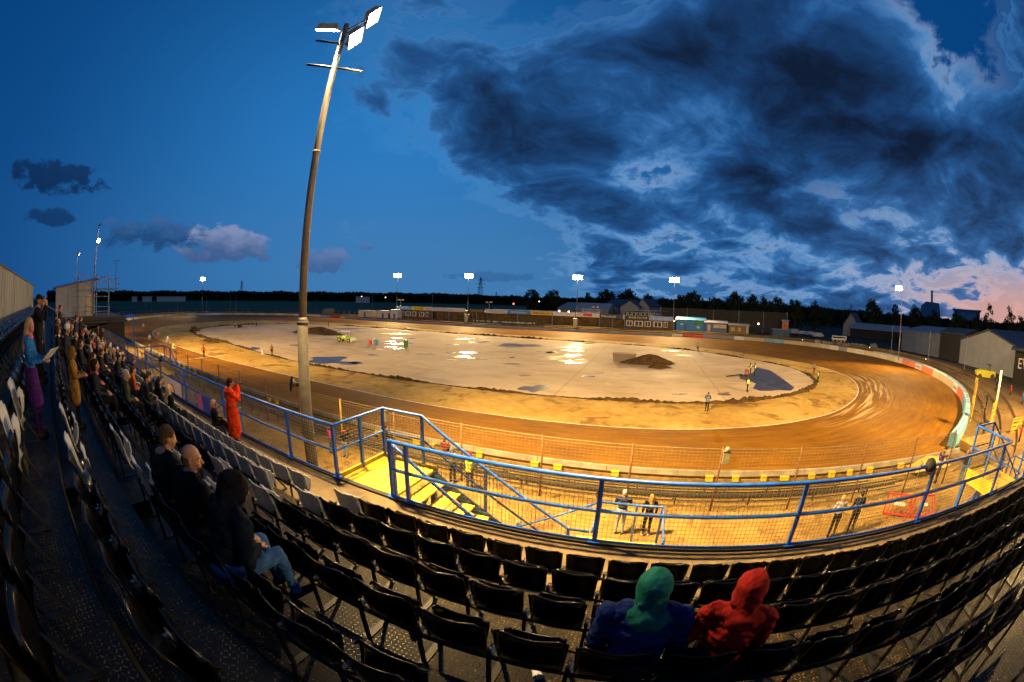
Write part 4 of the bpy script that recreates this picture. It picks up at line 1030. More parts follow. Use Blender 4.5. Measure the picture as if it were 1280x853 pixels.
hut(606, 690, 'open shelter under white, blue and orange advertising boards', signs=[(606, 634.5, (.50, .50, .52), '~', (.42, .42, .46)), (635.5, 662.5, (.045, .20, .50), '~', (.55, .6, .68)), (663, 690, (.62, .36, .03), '~', (.20, .11, .02))], roof_z=3.6)
t = hut(690.5, 749.5, 'open shelter under a long white board with a red emblem', signs=[(690.5, 719, (.58, .57, .56), '', None), (719.5, 749.5, (.56, .55, .54), '~', (.42, .42, .42))], roof_z=3.6)
b = MB(); xa = hx(729) - hx(690.5); b.box(xa, xa + 3.0, -.26, -.222, 3.5, 4.5); b.build('red_emblem', paint((.55, .03, .05)), t)
b = MB(); xa = hx(722) - hx(690.5)
for q in range(4): b.bar((xa + q * .9, -.25, 3.55), (xa + q * .9 + .35, -.25, 4.4), .16, .03)
b.build('black_emblem', paint((.03, .03, .03)), t)
hut(750, 781, 'open shelter under a dark board reading Marshall', signs=[(750, 778, (.022, .030, .05), 'Marshall', (.70, .70, .70)), (778.3, 781, (.4, .4, .42), '', None)], roof_z=3.4)
hut(782, 842, 'brick hut with white windows at the right end of the back straight', signs=[(782, 811, (.025, .020, .018), '~', (.50, .47, .42)), (811.3, 841.5, (.22, .34, .66), '~', (.42, .52, .78))], windows=[(783, 791), (793, 804), (806, 814), (817, 828), (830, 835)], back=M_brick, open_front=False, roof_z=3.4)
# black banner with pale print hung along the boards
x0, x1 = hx(585, 122), hx(673, 122); t = thing('long_banner', 'long black banner with pale print hung behind the grey board fence', 'banner', (x0, 122, 1.4))
b = MB(); b.box(0, x1 - x0, 0, .06, .0, 1.25); b.build('sheet', paint((.018, .017, .017)), t)
strokes(t, 2, x1 - x0 - 1, -.002, .65, .45, (.62, .62, .60), 5)
# pillars, small white hut, red box at the left end
for i, (px, lab) in enumerate([(583.5, 'square pale pillar under the second back straight mast'), (719.5, 'square pale pillar at the foot of the mast in front of the sheds')]):
    b = MB(); b.box(-.6, .6, -.6, .6, 0, 3.2); b.box(-.75, .75, -.75, .75, 3.2, 3.4); b.build('pillar', mat('pale_pillar', (.42, .36, .24), .7), label=lab, cat='pillar', loc=(hx(px, 126), 126, .6))
for px0, px1, z1, col, nm, lab in [(448, 465, 2.6, (.55, .46, .28), 'cabin', 'long low cream cabin left of the back straight'), (471, 487, 2.8, (.52, .50, .44), 'cabin', 'white cabin beside the red box at the end of the back straight'), (488, 497, 3.4, (.55, .55, .50), 'cabin', 'small white kiosk with a blue door at the corner of the brick hut'), (485, 488, 2.0, (.5, .03, .03), 'ticket_box', 'small red box between the two white cabins'), (967, 988, 2.2, (.05, .09, .12), 'cabin', 'low dark cabin behind the bend wall left of the orange box')]:
    x0, x1 = hx(px0, 126), hx(px1, 126); t = thing(nm, lab, 'cabin', (x0, 126, 1.0)); L = x1 - x0
    b = MB(); b.box(0, L, 0, 3, 0, z1); b.build('wall', paint(col), t)
    b = MB(); b.box(-.15, L + .15, -.2, 3.2, z1 + .003, z1 + .16); b.build('roof', M_clad, t)
    if L > 3: b = MB(); b.box(L * .4, L * .4 + 1.0, -.04, 0, .05, 2.0); b.build('door', paint((.04, .12, .22)), t)
# bright blue bar, white kiosk and brown stall
def stall(px0, px1, py, D, h, label, wall, roofc, kind='kiosk', openings=(), slope=.4):
    P0, P1 = on_dist(px0, py, D), on_dist(px1, py, D); L = (P1 - P0).to_2d().length; rz = math.atan2(P1.y - P0.y, P1.x - P0.x)
    t = thing(kind, label, 'kiosk', (P0.x, P0.y, 1.3), rz)
    b = MB(); b.box(0, L, 0, 4.5, 0, h); b.build('wall', paint(wall), t)
    b = MB(); b.extr([(-.7, h + .01), (4.8, h + slope), (4.8, h + slope + .2), (-.7, h + .22)], -.25, L + .25, 'x'); b.build('roof', paint(roofc), t)
    for a_, c_, z0, z1, col, nm in openings:
        b = MB(); b.box(L * a_, L * c_, -.06, -.003, z0, z1); b.build(nm, paint(col), t)
    return t
stall(845, 882, 408, 134, 3.4, 'bright blue clubhouse bar with a green panel behind the right of the back straight', (.02, .22, .55), (.05, .30, .60), 'clubhouse', [(.62, .88, 1.9, 3.2, (.03, .22, .08), 'green_panel'), (.28, .36, 0, 2.0, (.02, .10, .3), 'door'), (.70, .80, .9, 1.5, (.6, .6, .6), 'white_notice'), (.15, .24, 1.8, 2.3, (.55, .6, .65), 'white_notice')], .8)
stall(881, 909, 409, 132, 3.0, 'long white roofed kiosk with cream shutters right of the blue bar', (.07, .12, .26), (.58, .57, .55), 'kiosk', [(.12, .25, .2, 2.4, (.5, .47, .4), 'door'), (.38, .66, 1.4, 2.5, (.55, .48, .30), 'shutter'), (.68, .95, 1.4, 2.5, (.55, .48, .30), 'shutter')], .5)
stall(911, 936, 411, 130, 2.6, 'brown food stall with a pale awning at the start of the right hand bend', (.16, .10, .035), (.36, .34, .28), 'food_stall', [(.1, .3, .8, 2.0, (.42, .30, .14), 'hatch'), (.45, .62, .8, 2.0, (.45, .30, .12), 'hatch'), (.88, .99, .3, 2.6, (.45, .44, .38), 'post')], .4)
stall(833, 843, 408, 133, 2.6, 'narrow white and blue steps between the brick hut and the blue bar', (.10, .24, .40), (.4, .42, .42), 'kiosk', [(.2, .8, .3, .9, (.6, .6, .55), 'notice'), (.2, .8, 1.2, 1.7, (.6, .6, .55), 'notice')], .2)
stall(977, 985, 419, 150, 4.2, 'small orange kiosk with a white lit sign beyond the bend', (.55, .17, .02), (.40, .52, .58), 'kiosk', [(.3, .7, 2.0, 3.2, (.5, .05, .02), 'sign')], .3)
# ------------------------------------------------------------------ sheds and warehouses
def shed(px0, px1, pyb, D0, D1, hw, hr, label, wall=M_clad, roof=M_slate, depth=18, name='warehouse', zb=None, gable=None):
    P0, P1 = on_dist(px0, pyb, D0), on_dist(px1, pyb, D1); zb = 0 if zb is None else zb
    L = (P1 - P0).to_2d().length; rz = math.atan2(P1.y - P0.y, P1.x - P0.x)
    t = thing(name, label, 'warehouse', (P0.x, P0.y, zb), rz)
    if gable:       # gable end faces the viewer
        b = MB(); b.extr([(0, 0), (L, 0), (L, hw), (L / 2, hr), (0, hw)], 0, depth, 'y'); b.build('wall', wall, t)
        b = MB(); q = .25
        b.extr([(-q, hw + .02), (L / 2, hr + .02), (L + q, hw + .02), (L + q, hw + .32), (L / 2, hr + .34), (-q, hw + .32)], -.3, depth + .3, 'y'); b.build('roof', roof, t)
    else:
        b = MB(); b.extr([(0, 0), (depth, 0), (depth, hw), (depth / 2, hr), (0, hw)], 0, L, 'x'); b.build('wall', wall, t)
        b = MB(); q = .3
        b.extr([(-q, hw + .02), (depth / 2, hr + .02), (depth + q, hw + .02), (depth + q, hw + .3), (depth / 2, hr + .32), (-q, hw + .3)], -.3, L + .3, 'x'); b.build('roof', roof, t)
    return t, L
HZ = lambda D, el: 9 + D * math.tan(R(el))
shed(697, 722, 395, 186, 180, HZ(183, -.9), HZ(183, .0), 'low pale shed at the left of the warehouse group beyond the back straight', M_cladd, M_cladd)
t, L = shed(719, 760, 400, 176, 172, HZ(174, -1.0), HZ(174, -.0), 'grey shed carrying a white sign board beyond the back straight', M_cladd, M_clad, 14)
b = MB(); b.box(L * .2, L * .75, -.12, -.003, 5.0, 6.6); b.build('sign_board', paint((.62, .64, .66)), t)
strokes(t, L * .24, L * .7, -.125, 5.8, .7, (.04, .06, .10), 8)
shed(755, 790, 400, 190, 186, HZ(188, -.35), HZ(188, .7), 'long warehouse with a dark roof in the middle of the group', M_clad, M_slate, 24)
shed(775, 798, 400, 180, 178, HZ(180, -.35), HZ(180, .55), 'left of two pale gabled warehouse ends beyond the back straight', M_clad, M_slate, 22, gable=True)
shed(794, 811, 400, 186, 184, HZ(185, -.25), HZ(185, .85), 'right of two pale gabled warehouse ends beyond the back straight', M_clad, M_slate, 22, gable=True)
t = thing('stadium_building', 'low flat roofed building with a row of dark windows below the gabled sheds', 'building', (hx(779, 158), 158, 0)); L = hx(828, 158) - hx(779, 158)
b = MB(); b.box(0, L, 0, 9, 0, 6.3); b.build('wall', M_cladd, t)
b = MB(); b.box(-.4, L + 3, -1.2, 9.3, 6.8, 7.1); b.build('roof', M_clad, t)
for i in range(9):
    b = MB(); xa = L * (i + .1) / 9; b.box(xa, xa + L / 9 * .7, -.05, -.003, 4.9, 6.2); w_ = b.build('window', M_frame, t)
    b = MB(); b.box(xa + .15, xa + L / 9 * .7 - .15, -.08, -.052, 5.05, 6.1); b.build('pane', M_glass, w_)
# white lorries and huts left of the sheds
for i, (a_, c_, lab) in enumerate([(616, 628, 'rounded white hut behind the white board'), (628, 641, 'white lorry body parked left of the trees'), (642, 668, 'long white trailer parked behind the blue board'), (668, 697, 'long white trailer parked behind the orange board')]):
    x0, x1 = hx(a_, 150), hx(c_, 150); L = x1 - x0; t = thing('trailer' if i else 'hut', lab, 'trailer', (x0, 150, 0))
    b = MB(); b.box(0, L, 0, 2.6, 1.0, 5.6); b.build('body', paint((.42, .46, .50)), t)
    strokes(t, L * .3, L * .9, -.002, 4.8, .8, (.06, .12, .3), 20 + i)
    for k in range(4):
        b = MB(); b.tube((L * (.15 + .22 * k), -.05, .5), (L * (.15 + .22 * k), .3, .5), .5, n=14); b.build('wheel', M_tyre, t)
# tall ball-stop netting between the sheds and the bend
P0, P1 = on_dist(826, 388, 150), on_dist(984, 392, 158); t = thing('net_fence', 'very tall dark netting fence on slender poles beyond the kiosks', 'fence', (P0.x, P0.y, 0), math.atan2(P1.y - P0.y, P1.x - P0.x)); L = (P1 - P0).to_2d().length
m, nt_, b_ = mk_mat('dark_netting'); b_.inputs['Base Color'].default_value = (.055, .050, .035, 1); b_.inputs['Roughness'].default_value = .9; b_.inputs['Alpha'].default_value = .62
b = MB(); b.box(0, L, 0, .03, 0, 8.5); b.build('net', m, t)
for i in range(6): b = MB(); b.tube((L * i / 5, -.1, 0), (L * i / 5, -.1, 8.7), .12, n=8); b.build('post', M_pole, t)
# right hand side: house, warehouses, power station
shed(1053, 1071, 425, 190, 188, HZ(190, -1.35), HZ(190, .25), 'small pale gabled house end beyond the right hand bend', M_clad, M_slate, 12, 'house', gable=True)
shed(1062, 1130, 425, 180, 168, HZ(175, -1.75), HZ(175, -1.1), 'long low building with a pale blue roof beyond the bend', M_dark, M_clad, 12, 'workshop')
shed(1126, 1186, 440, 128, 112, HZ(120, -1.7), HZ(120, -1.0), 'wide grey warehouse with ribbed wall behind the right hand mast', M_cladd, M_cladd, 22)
shed(1174, 1205, 440, 113, 106, HZ(110, -1.5), HZ(110, -.9), 'dark doorway bay of the grey warehouse at the right', M_dark, M_slate, 10)
shed(1199, 1273, 447, 106, 88, HZ(97, -2.3), HZ(97, -.75), 'grey warehouse with a broad pale gable end at the far right', M_clad, M_slate, 30, gable=True)
D = 900
t = thing('power_station', 'distant pale power station block with one square chimney on the skyline', 'power station', tuple(on_dist(1151, 395, D).xy) + (0,), -R(44)); s_ = D * math.tan(R(3.3)) 
b = MB(); b.extr([(0, 0), (s_ * 1.0, 0), (s_ * 1.0, HZ(D, .6)), (s_ * .92, HZ(D, 2.1)), (s_ * .25, HZ(D, 2.25)), (0, HZ(D, 1.7))], 0, 40, 'y'); b.build('boiler_house', paint((.20, .26, .32)), t)
b = MB(); b.tube((s_ * .55, 20, 0), (s_ * .55, 20, HZ(D, 3.7)), D * .0033, D * .0030, 16); b.build('chimney', paint((.14, .16, .20)), t)
D = 600; t = thing('industrial_block', 'distant pale blue factory block on the right skyline', 'factory', tuple(on_dist(1192, 400, D).xy) + (0,), -R(50)); s_ = D * math.tan(R(4.6))
b = MB(); b.box(0, s_, 0, 30, 0, HZ(D, 1.35)); b.build('wall', paint((.24, .34, .42)), t)
b = MB(); b.box(-2, s_ + 2, -2, 32, HZ(D, 1.35) + .01, HZ(D, 1.35) + 2); b.build('roof', paint((.14, .19, .25)), t)
# sign shed at the right edge
P_ = on_dist(1268, 452, 78); t = thing('sign_shed', 'dark flat roofed shed with white lettering at the right edge', 'shed', (P_.x, P_.y, 0), -R(60))
b = MB(); b.box(0, 9, 0, 6, 0, 5.4); b.build('wall', M_dark, t)
b = MB(); b.box(-1, 9.5, -1.2, 6.5, 5.41, 5.75); b.build('roof', M_slate, t)
lettering('EWS', 2.3, paint((.62, .62, .58)), t, (3.2, -.06, 3.4), (R(90), 0, 0))
# yellow digger / tractor body on the bank
P_ = on_dist(1232, 463, 71); t = thing('yellow_roller', 'yellow plant machine parked on the banking at the right', 'plant machine', (P_.x, P_.y, .9), -R(35), None)
b = MB(); b.extr([(-2.1, .8), (-2.3, 1.35), (-1.2, 1.6), (.8, 1.5), (2.2, 1.45), (2.3, .7), (1.5, .5), (-1.4, .5)], -.7, .7, 'y'); b.build('body', mat('yellow_machine', (.62, .58, .03), .5), t)
for x, r_ in ((-1.4, .5), (1.6, .55)): b = MB(); b.tube((x, -.75, r_), (x, .75, r_), r_, n=18); b.build('drum', M_tyre, t)
b = MB(); b.box(.9, 1.0, -.5, -.4, 1.5, 2.3); b.box(.9, 1.0, .4, .5, 1.5, 2.3); b.box(.2, 1.1, -.55, .55, 2.3, 2.36); b.build('roll_bar', M_black, t)
# parked vehicles and a white van behind the bend
def van(px, py, D, label, col, L=5., h=2.2, rz=0., name='parked_van'):
    P_ = on_dist(px, py, D); t = thing(name, label, 'van', (P_.x, P_.y, 0), rz, 'vehicles parked behind the right hand bend')
    b = MB(); b.extr([(-L / 2, .4), (L / 2, .4), (L / 2, 1.0), (L / 2 - .5, 1.15), (L / 2 - 1.1, h), (-L / 2, h)], -1, 1, 'y'); b.build('body', paint(col, .3), t)
    for x in (-L * .3, L * .3):
        b = MB(); b.tube((x, -1.03, .35), (x, 1.03, .35), .35, n=14); b.build('wheel', M_tyre, t)
    b = MB(); b.box(L / 2 - 1.5, L / 2 - 1.0, -1.01, 1.01, 1.25, h - .25); b.build('window', M_glass, t); return t
for i, (px, py, D, col, L, h, lab) in enumerate([(993, 414, 172, (.35, .4, .42), 5, 2.2, 'pale van first in the line of vehicles behind the bend'), (1003, 415, 172, (.45, .5, .55), 4.4, 1.6, 'silver car second in the line of vehicles behind the bend'), (1013, 416, 170, (.4, .45, .5), 4.4, 1.6, 'light blue car in the middle of the line of vehicles'), (1023, 418, 160, (.5, .53, .55), 4.6, 1.8, 'white car last in the line of vehicles behind the bend'), (972, 413, 165, (.12, .13, .15), 4.6, 1.8, 'dark car behind the low cabin before the bend')]):
    van(px, py, D, lab, col, L, h, .2)
P_ = on_dist(1049, 424, 118); t = thing('trailer_stand', 'white open trailer on splayed legs standing among rubble behind the bend', 'trailer', (P_.x, P_.y, .9), -.5)
b = MB(); b.box(-2.4, 2.4, -.9, .9, 1.2, 1.7); b.box(-2.4, 2.4, -.9, .9, 2.1, 2.3)
for x in (-2.3, 2.3): b.box(x - .08, x + .08, -.8, .8, 1.7, 2.1)
b.build('body', paint((.55, .53, .42)), t)
for x in (-1.9, -.6, .6, 1.9):
    b = MB()
    for s in (-1, 1): b.bar((x, 0, 1.2), (x + .5 * s, 0, 0), .1)
    b.build('leg', paint((.5, .5, .42)), t)
r = random.Random(9); b = MB()
for i in range(70):
    P_ = on_dist(1020 + r.uniform(0, 75), 424 + r.uniform(0, 9), 116 + r.uniform(-4, 4)); s_ = r.uniform(.15, .5)
    b.box(P_.x - s_, P_.x + s_, P_.y - s_, P_.y + s_, .8, 1.2 + r.uniform(0, s_ * 1.4), Matrix.Identity(4))
b.build('rubble', mat('pale_rubble', (.26, .24, .20), .9, var=.3), kind='stuff', label='scatter of pale rubble and junk on the bank behind the bend', cat='rubble')
# ------------------------------------------------------------------ commentary box at the left
t = thing('commentary_box', 'pale clad commentary box with a sloping blue edged roof above the crowd at the left', 'building', (-50, 0, 0))
b = MB(); b.extr([(.35, 6.9), (5.9, 6.9), (5.9, 10.75), (.35, 9.9)], -9, 0, 'x'); b.build('wall', mat('off_white_cladding', (.42, .40, .34), .7, var=.1, scale=.7), t)
b = MB(); b.extr([(-.1, 9.85), (7.6, 11.05), (7.6, 11.2), (-.1, 10.05)], -9.2, .35, 'x'); b.build('roof', M_blue, t)
b = MB(); b.box(-9, 3.2, .2, 10.2, 6.55, 6.88); b.box(-9, 3.2, .2, 10.4, 6.3, 6.5); b.build('deck', M_riser, t)
b = MB(); b.box(-9, 3.0, .25, 10, 1.5, 6.28); b.build('base', M_dark, t)
b = MB(); b.box(.003, .06, 4.9, 5.7, 6.95, 9.2); b.build('door', mat('cream_door', (.62, .50, .24), .6), t)  # door in a warm cream tone, paler than the wall
for y in (3.6, 6.4, 8.2): b = MB(); b.tube((.3, y, 6.9), (.3, y, 11.4), .07, n=8); b.build('post', M_steelb, t)
b = MB()
for z in (7.4, 7.9, 9.0):
    b.bar((.35, 2.6, z), (.35, 8.4, z), .06)
for k in range(9): b.bar((.45, 3.3, 7 + .42 * k), (.45, 3.8, 7 + .42 * k), .05)
b.bar((.45, 3.3, 6.9), (.45, 3.3, 11.), .06); b.bar((.45, 3.8, 6.9), (.45, 3.8, 11.), .06); b.build('ladder', M_pole, t)
b = MB(); b.box(-1.5, 1.5, 6.3, 9.4, 9.75, 9.9); b.build('camera_platform', M_steelb, t)
b = MB()
for z in (10.4, 10.95):
    b.bar((1.5, 6.0, z), (1.5, 9.6, z), .06); b.bar((-1.5, 9.4, z), (1.5, 9.4, z), .06); b.bar((1.5, 3.0, z + .3), (1.5, 6.2, z + .1), .06)
for y in (6.4, 7.4, 8.4, 9.4): b.bar((1.5, y, 9.8), (1.5, y, 11.0), .06)
b.build('guard_rail', M_pole, t)
b = MB(); b.bar((1.3, 9.0, 9.8), (1.3, 9.0, 12.8), .05); b.bar((1.3, 8.5, 12.8), (1.3, 9.5, 12.9), .05); b.build('antenna', M_black, t)
t = thing('blue_canopy', 'long dark blue canopy edge sloping down behind the crowd under the commentary box', 'canopy', (-47, 0, 0))
b = MB(); b.extr([(4.5, 5.6), (11.5, 6.9), (11.5, 7.0), (4.5, 5.8)], -3, 0, 'x'); b.build('sheet', M_blue, t)
b = MB(); b.bar((0, 4.6, 1.5), (0, 4.6, 5.6), .1); b.build('post', M_blue, t); b = MB(); b.bar((0, 11.3, 1.5), (0, 11.3, 6.9), .1); b.build('post', M_blue, t)
# handrail climbing at the far end of the stand
t = thing('stair_rail', 'pale sloping handrail above the heads of the crowd at the far end of the stand', 'handrail', (-38, 0, 0))
b = MB(); b.tube((0, -2.5, 9.0), (0, 3.8, 6.55), .05, n=8); b.build('rail', M_pole, t)
b = MB(); b.tube((0, -2.5, 8.0), (0, -2.5, 9.0), .04, n=6); b.build('post', M_pole, t); b = MB(); b.tube((0, 3.7, 5.2), (0, 3.7, 6.6), .04, n=6); b.build('post', M_pole, t)
# ------------------------------------------------------------------ slender poles, pylons, lamps in the distance
def pole(px, pyt, D, label, h_low=0, arm=.0, m_=None, r=.12):
    P_ = on_dist(px, pyt, D); top = P_.z; t = thing('pole', label, 'pole', (P_.x, P_.y, 0))
    b = MB(); b.tube((0, 0, h_low), (0, 0, top), r, r * .7, 8); b.build('shaft', m_ or M_pole, t)
    if arm: b = MB(); b.bar((0, 0, top), (arm, 0, top), r * 1.4); b.build('arm', m_ or M_pole, t)
    return t, top
for px, py, D, arm, lab in [(182.5, 373, 210, -1.4, 'white post with a short arm at the left of the distant field'), (222, 372, 205, 0, 'plain white post second along beyond the left bend'), (258.5, 372, 205, -.8, 'white post with a short arm right of the far left mast'), (295, 372, 215, -1.2, 'white post with a short arm furthest right beyond the left bend'), (137, 365, 190, 0, 'thin dark post nearest the commentary box'), (190, 366, 260, 0, 'thin dark post left of the second white post'), (288, 366, 260, 0, 'thin dark post left of the right hand white post'), (466, 365, 260, 0, 'thin post with a tiny lamp left of the back straight'), (541, 368, 230, 0, 'thin post with a tiny lamp behind the grey fascia'), (1116, 408, 100, 0, 'thin pale post left of the right hand mast'), (1163, 414, 88, 0, 'thin pale post right of the right hand mast'), (1209, 420, 76, 0, 'thin pale post in front of the big gable end')]:
    t, top = pole(px, py, D, lab, 0, arm, r=.1 if D > 120 else .07)
for px, py, D, lab in [(501, 375, 150, 'small twin headed lamp post behind the blue fascia board'), (611.5, 378, 145, 'small twin headed lamp post behind the white fascia board'), (744.5, 384, 142, 'small twin headed lamp post in front of the grey shed')]:
    t, top = pole(px, py, D, lab)
    for s in (-1, 1): b = MB(); b.box(s * .8 - .4, s * .8 + .4, -.3, .3, top - .2, top + .2); b.build('lamp_head', paint((.55, .48, .30)), t)
def pylon(px, pyt, D, label):
    P_ = on_dist(px, pyt, D); H_ = P_.z; b = MB(); w_ = H_ * .11
    t = thing('pylon', label, 'pylon', (P_.x, P_.y, 0))
    for sx in (-1, 1):
        for sy in (-1, 1): b.bar((sx * w_, sy * w_, 0), (sx * w_ * .12, sy * w_ * .12, H_), H_ * .012)
    for k in range(8):
        z0_, z1_ = H_ * k / 8, H_ * (k + 1) / 8; q0, q1 = w_ * (1 - .88 * k / 8), w_ * (1 - .88 * (k + 1) / 8)
        b.bar((-q0, -q0, z0_), (q1, -q1, z1_), H_ * .008); b.bar((q0, -q0, z0_), (-q1, -q1, z1_), H_ * .008)
    b.build('lattice', paint((.03, .045, .07)), t)
    b = MB()
    for z_, l_ in ((.62, .16), (.76, .20), (.90, .13)): b.bar((-H_ * l_, 0, H_ * z_), (H_ * l_, 0, H_ * z_), H_ * .012)
    b.build('crossarms', paint((.03, .045, .07)), t)
pylon(601, 347, 900, 'tall lattice pylon on the horizon right of the second mast')
pylon(302.5, 351, 1100, 'lattice pylon on the horizon left of the near mast')
pylon(1064, 381, 900, 'small lattice pylon above the roofs at the right')
pylon(620.5, 365, 1500, 'faint lattice pylon just right of the tallest one')
M_dot = glow('far_lamp', (1.0, .80, .45), 6); M_dotr = glow('far_red_lamp', (1.0, .15, .08), 4)
for i, (px, py, D, s_, mm, lab) in enumerate([(452, 371, 700, .9, M_dot, 'tiny street light on the horizon left of the back straight'), (482, 372, 800, .9, M_dot, 'tiny street light on the horizon beside the first back straight mast'), (948, 405, 150, .35, M_dot, 'small white lamp in the dark beyond the kiosks'), (642, 380, 300, .7, M_dotr, 'small red lamp above the white trailers'), (1019, 392, 220, .35, M_dot, 'tiny yard light among the trees left of the house'), (1042, 390, 500, .7, M_dot, 'distant street light left of the house'), (1049, 391, 500, .7, M_dot, 'distant street light just left of the house gable'), (674, 377, 220, .3, M_dot, 'tiny yard light between the two round trees'), (1003, 393, 400, .5, M_dot, 'faint street light between the dark trees'), (699, 389, 150, .35, M_dot, 'small lamp above the white board, left one'), (711, 390, 150, .35, M_dot, 'small lamp above the white board, right one')]):
    P_ = on_dist(px, py, D); t = thing('street_lamp', lab, 'street lamp', (P_.x, P_.y, 0), 0, 'tiny lamps in the distance')
    b = MB(); b.ball((0, 0, P_.z), s_, 8, 6); b.build('bulb', mm, t, True)
    b = MB(); b.tube((0, 0, 0), (0, 0, P_.z - s_ * .6), s_ * .18, n=6); b.build('shaft', M_black, t)
for i, (px, py, z, lab) in enumerate([(1003, 427, .9, 'small white marker lamp on the bank at the start of the bend'), (1087, 437, 1.2, 'small white marker lamp on the bank before the right hand mast'), (1157, 452, 1.2, 'small white marker lamp on the bank above the orange panels')]):
    P_ = on_z(px, py, z); t = thing('marker_lamp', lab, 'marker lamp', (P_.x, P_.y, z))
    b = MB(); b.ball((0, 0, .45), .14, 8, 6); b.build('bulb', glow('marker', (1, .85, .5), 2.), t, True); b = MB(); b.tube((0, 0, -.3), (0, 0, .34), .03); b.build('stake', M_black, t)
# low football shelter and far pale greenhouses
P_ = on_dist(409, 386, 190); t = thing('dugout', 'small open dugout shelter beyond the wall of the left bend', 'shelter', (P_.x, P_.y, .6), .1)
b = MB(); b.extr([(0, 0), (2.0, 0), (2.0, 3.0), (1.8, 3.1), (.2, 2.4), (0, 1.4)], -3, 3, 'x')
b.build('shell', paint((.20, .19, .12)), t)
for i, (a_, c_, lab) in enumerate([(165, 171.5, 'first short pale glasshouse on the left horizon'), (178, 190, 'second pale glasshouse on the left horizon'), (196, 232, 'long pale glasshouse on the left horizon'), (445, 462, 'pale glasshouse on the horizon left of the back straight')]):
    D = 700; P0, P1 = on_dist(a_, 372, D), on_dist(c_, 372, D); L = (P1 - P0).to_2d().length; zt = P0.z
    t = thing('glasshouse', lab, 'glasshouse', (P0.x, P0.y, 0), math.atan2(P1.y - P0.y, P1.x - P0.x), 'pale glasshouses on the horizon')
    b = MB(); b.box(0, L, 0, 20, 0, zt + .7); b.build('wall', paint((.55, .52, .40)), t); b = MB(); b.box(-1, L + 1, -1, 21, zt + .71, zt + 1.6); b.build('roof', paint((.35, .36, .34)), t)
# ------------------------------------------------------------------ trees
m, nt_, b_ = mk_mat('dark_foliage'); g = G(nt_)
oi = g.node('ShaderNodeObjectInfo').outputs['Random']
g.put(b_.inputs['Base Color'], g.mix(g.noise(g.geo(), .5, 3, .6), (.008, .018, .006), (.026, .040, .012))); b_.inputs['Roughness'].default_value = .7; b_.inputs['Specular IOR Level'].default_value = .2
M_leaf = m; M_bark = mat('bark', (.06, .045, .03), .9)
def tree(px, pyt, wpx, D, label, shape='round', density=1., seed=0):
    r = random.Random(seed); P_ = on_dist(px, pyt, D); H_ = P_.z + .6; W_ = wpx * D / FPX * .5
    t = thing('tree', label, 'tree', (P_.x, P_.y, 0), 0, 'dark trees on the skyline')
    b = MB(); tr = H_ * .022
    b.tube((0, 0, 0), (0, 0, H_ * .5), tr * 1.3, tr * .8, 8); tips = []
    for i in range(7):
        a_ = r.uniform(0, 6.3); z0_ = H_ * r.uniform(.25, .5); q = Vector((math.cos(a_) * W_ * .6, math.sin(a_) * W_ * .6, H_ * r.uniform(.55, .85))); b.tube((0, 0, z0_), q, tr * .5, tr * .15, 6); tips.append(q)
    b.build('trunk', M_bark, t)
    vs, fs = [], []; nl = int(46 * density); clumps = []
    for i in range(nl):
        while True:
            x, y, z = (r.uniform(-1, 1) for _ in range(3))
            if x * x + y * y + z * z < 1: break
        zz = H_ * (.60 + .36 * z) if shape != 'tall' else H_ * (.54 + .44 * z)
        wv = (1 - .35 * max(0, z) ** 2) if shape != 'poplar' else (1 - .8 * max(0, z))
        clumps.append((Vector((x * W_ * .86 * wv, y * W_ * .86 * wv, zz)), W_ * r.uniform(.20, .36)))
    for c_, rad in clumps:
        for j in range(46):
            d_ = Vector((r.gauss(0, 1), r.gauss(0, 1), r.gauss(0, 1))).normalized() * rad * r.uniform(.4, 1.12)
            p_ = c_ + d_; s_ = rad * r.uniform(.22, .42); u_ = Vector((r.gauss(0, 1), r.gauss(0, 1), r.gauss(0, 1))).normalized(); v_ = u_.cross(Vector((r.gauss(0, 1), r.gauss(0, 1), r.gauss(0, 1)))).normalized()
            o_ = len(vs); vs += [p_ + u_ * s_, p_ - u_ * s_ * .6 + v_ * s_ * .8, p_ - u_ * s_ * .6 - v_ * s_ * .8]; fs.append((o_, o_ + 1, o_ + 2))
    b = MB(); b.add(vs, fs); b.build('crown', M_leaf, t, fix=False)
TR = [(666, 362, 21, 260, 'round'), (691, 363, 22, 260, 'round'), (735, 366.5, 16, 270, 'round'), (757, 362.5, 27, 250, 'round'), (785, 363, 28, 250, 'round'), (809, 366, 18, 240, 'tall'), (829, 372, 20, 230, 'round'), (851, 371, 22, 225, 'round'), (865, 365, 27, 220, 'round'), (875, 366, 14, 218, 'tall'), (895, 371, 23, 215, 'round'), (921, 367, 28, 205, 'tall'), (941, 370, 24, 205, 'round'), (956, 372, 24, 200, 'round'), (973, 373, 22, 200, 'tall'), (994, 375, 26, 190, 'tall'), (1021, 377, 20, 200, 'tall'), (1035, 388, 14, 210, 'round'), (1060, 387, 17, 230, 'round'), (1092, 379, 29, 190, 'round'), (1118, 381, 19, 190, 'tall'), (1145, 383, 25, 180, 'round'), (1167, 388, 21, 180, 'round'), (1198, 393, 30, 160, 'round'), (1222, 391, 20, 155, 'tall'), (1237, 381, 23, 150, 'tall'), (1263, 383, 20, 150, 'tall'), (1276, 397, 22, 140, 'round')]
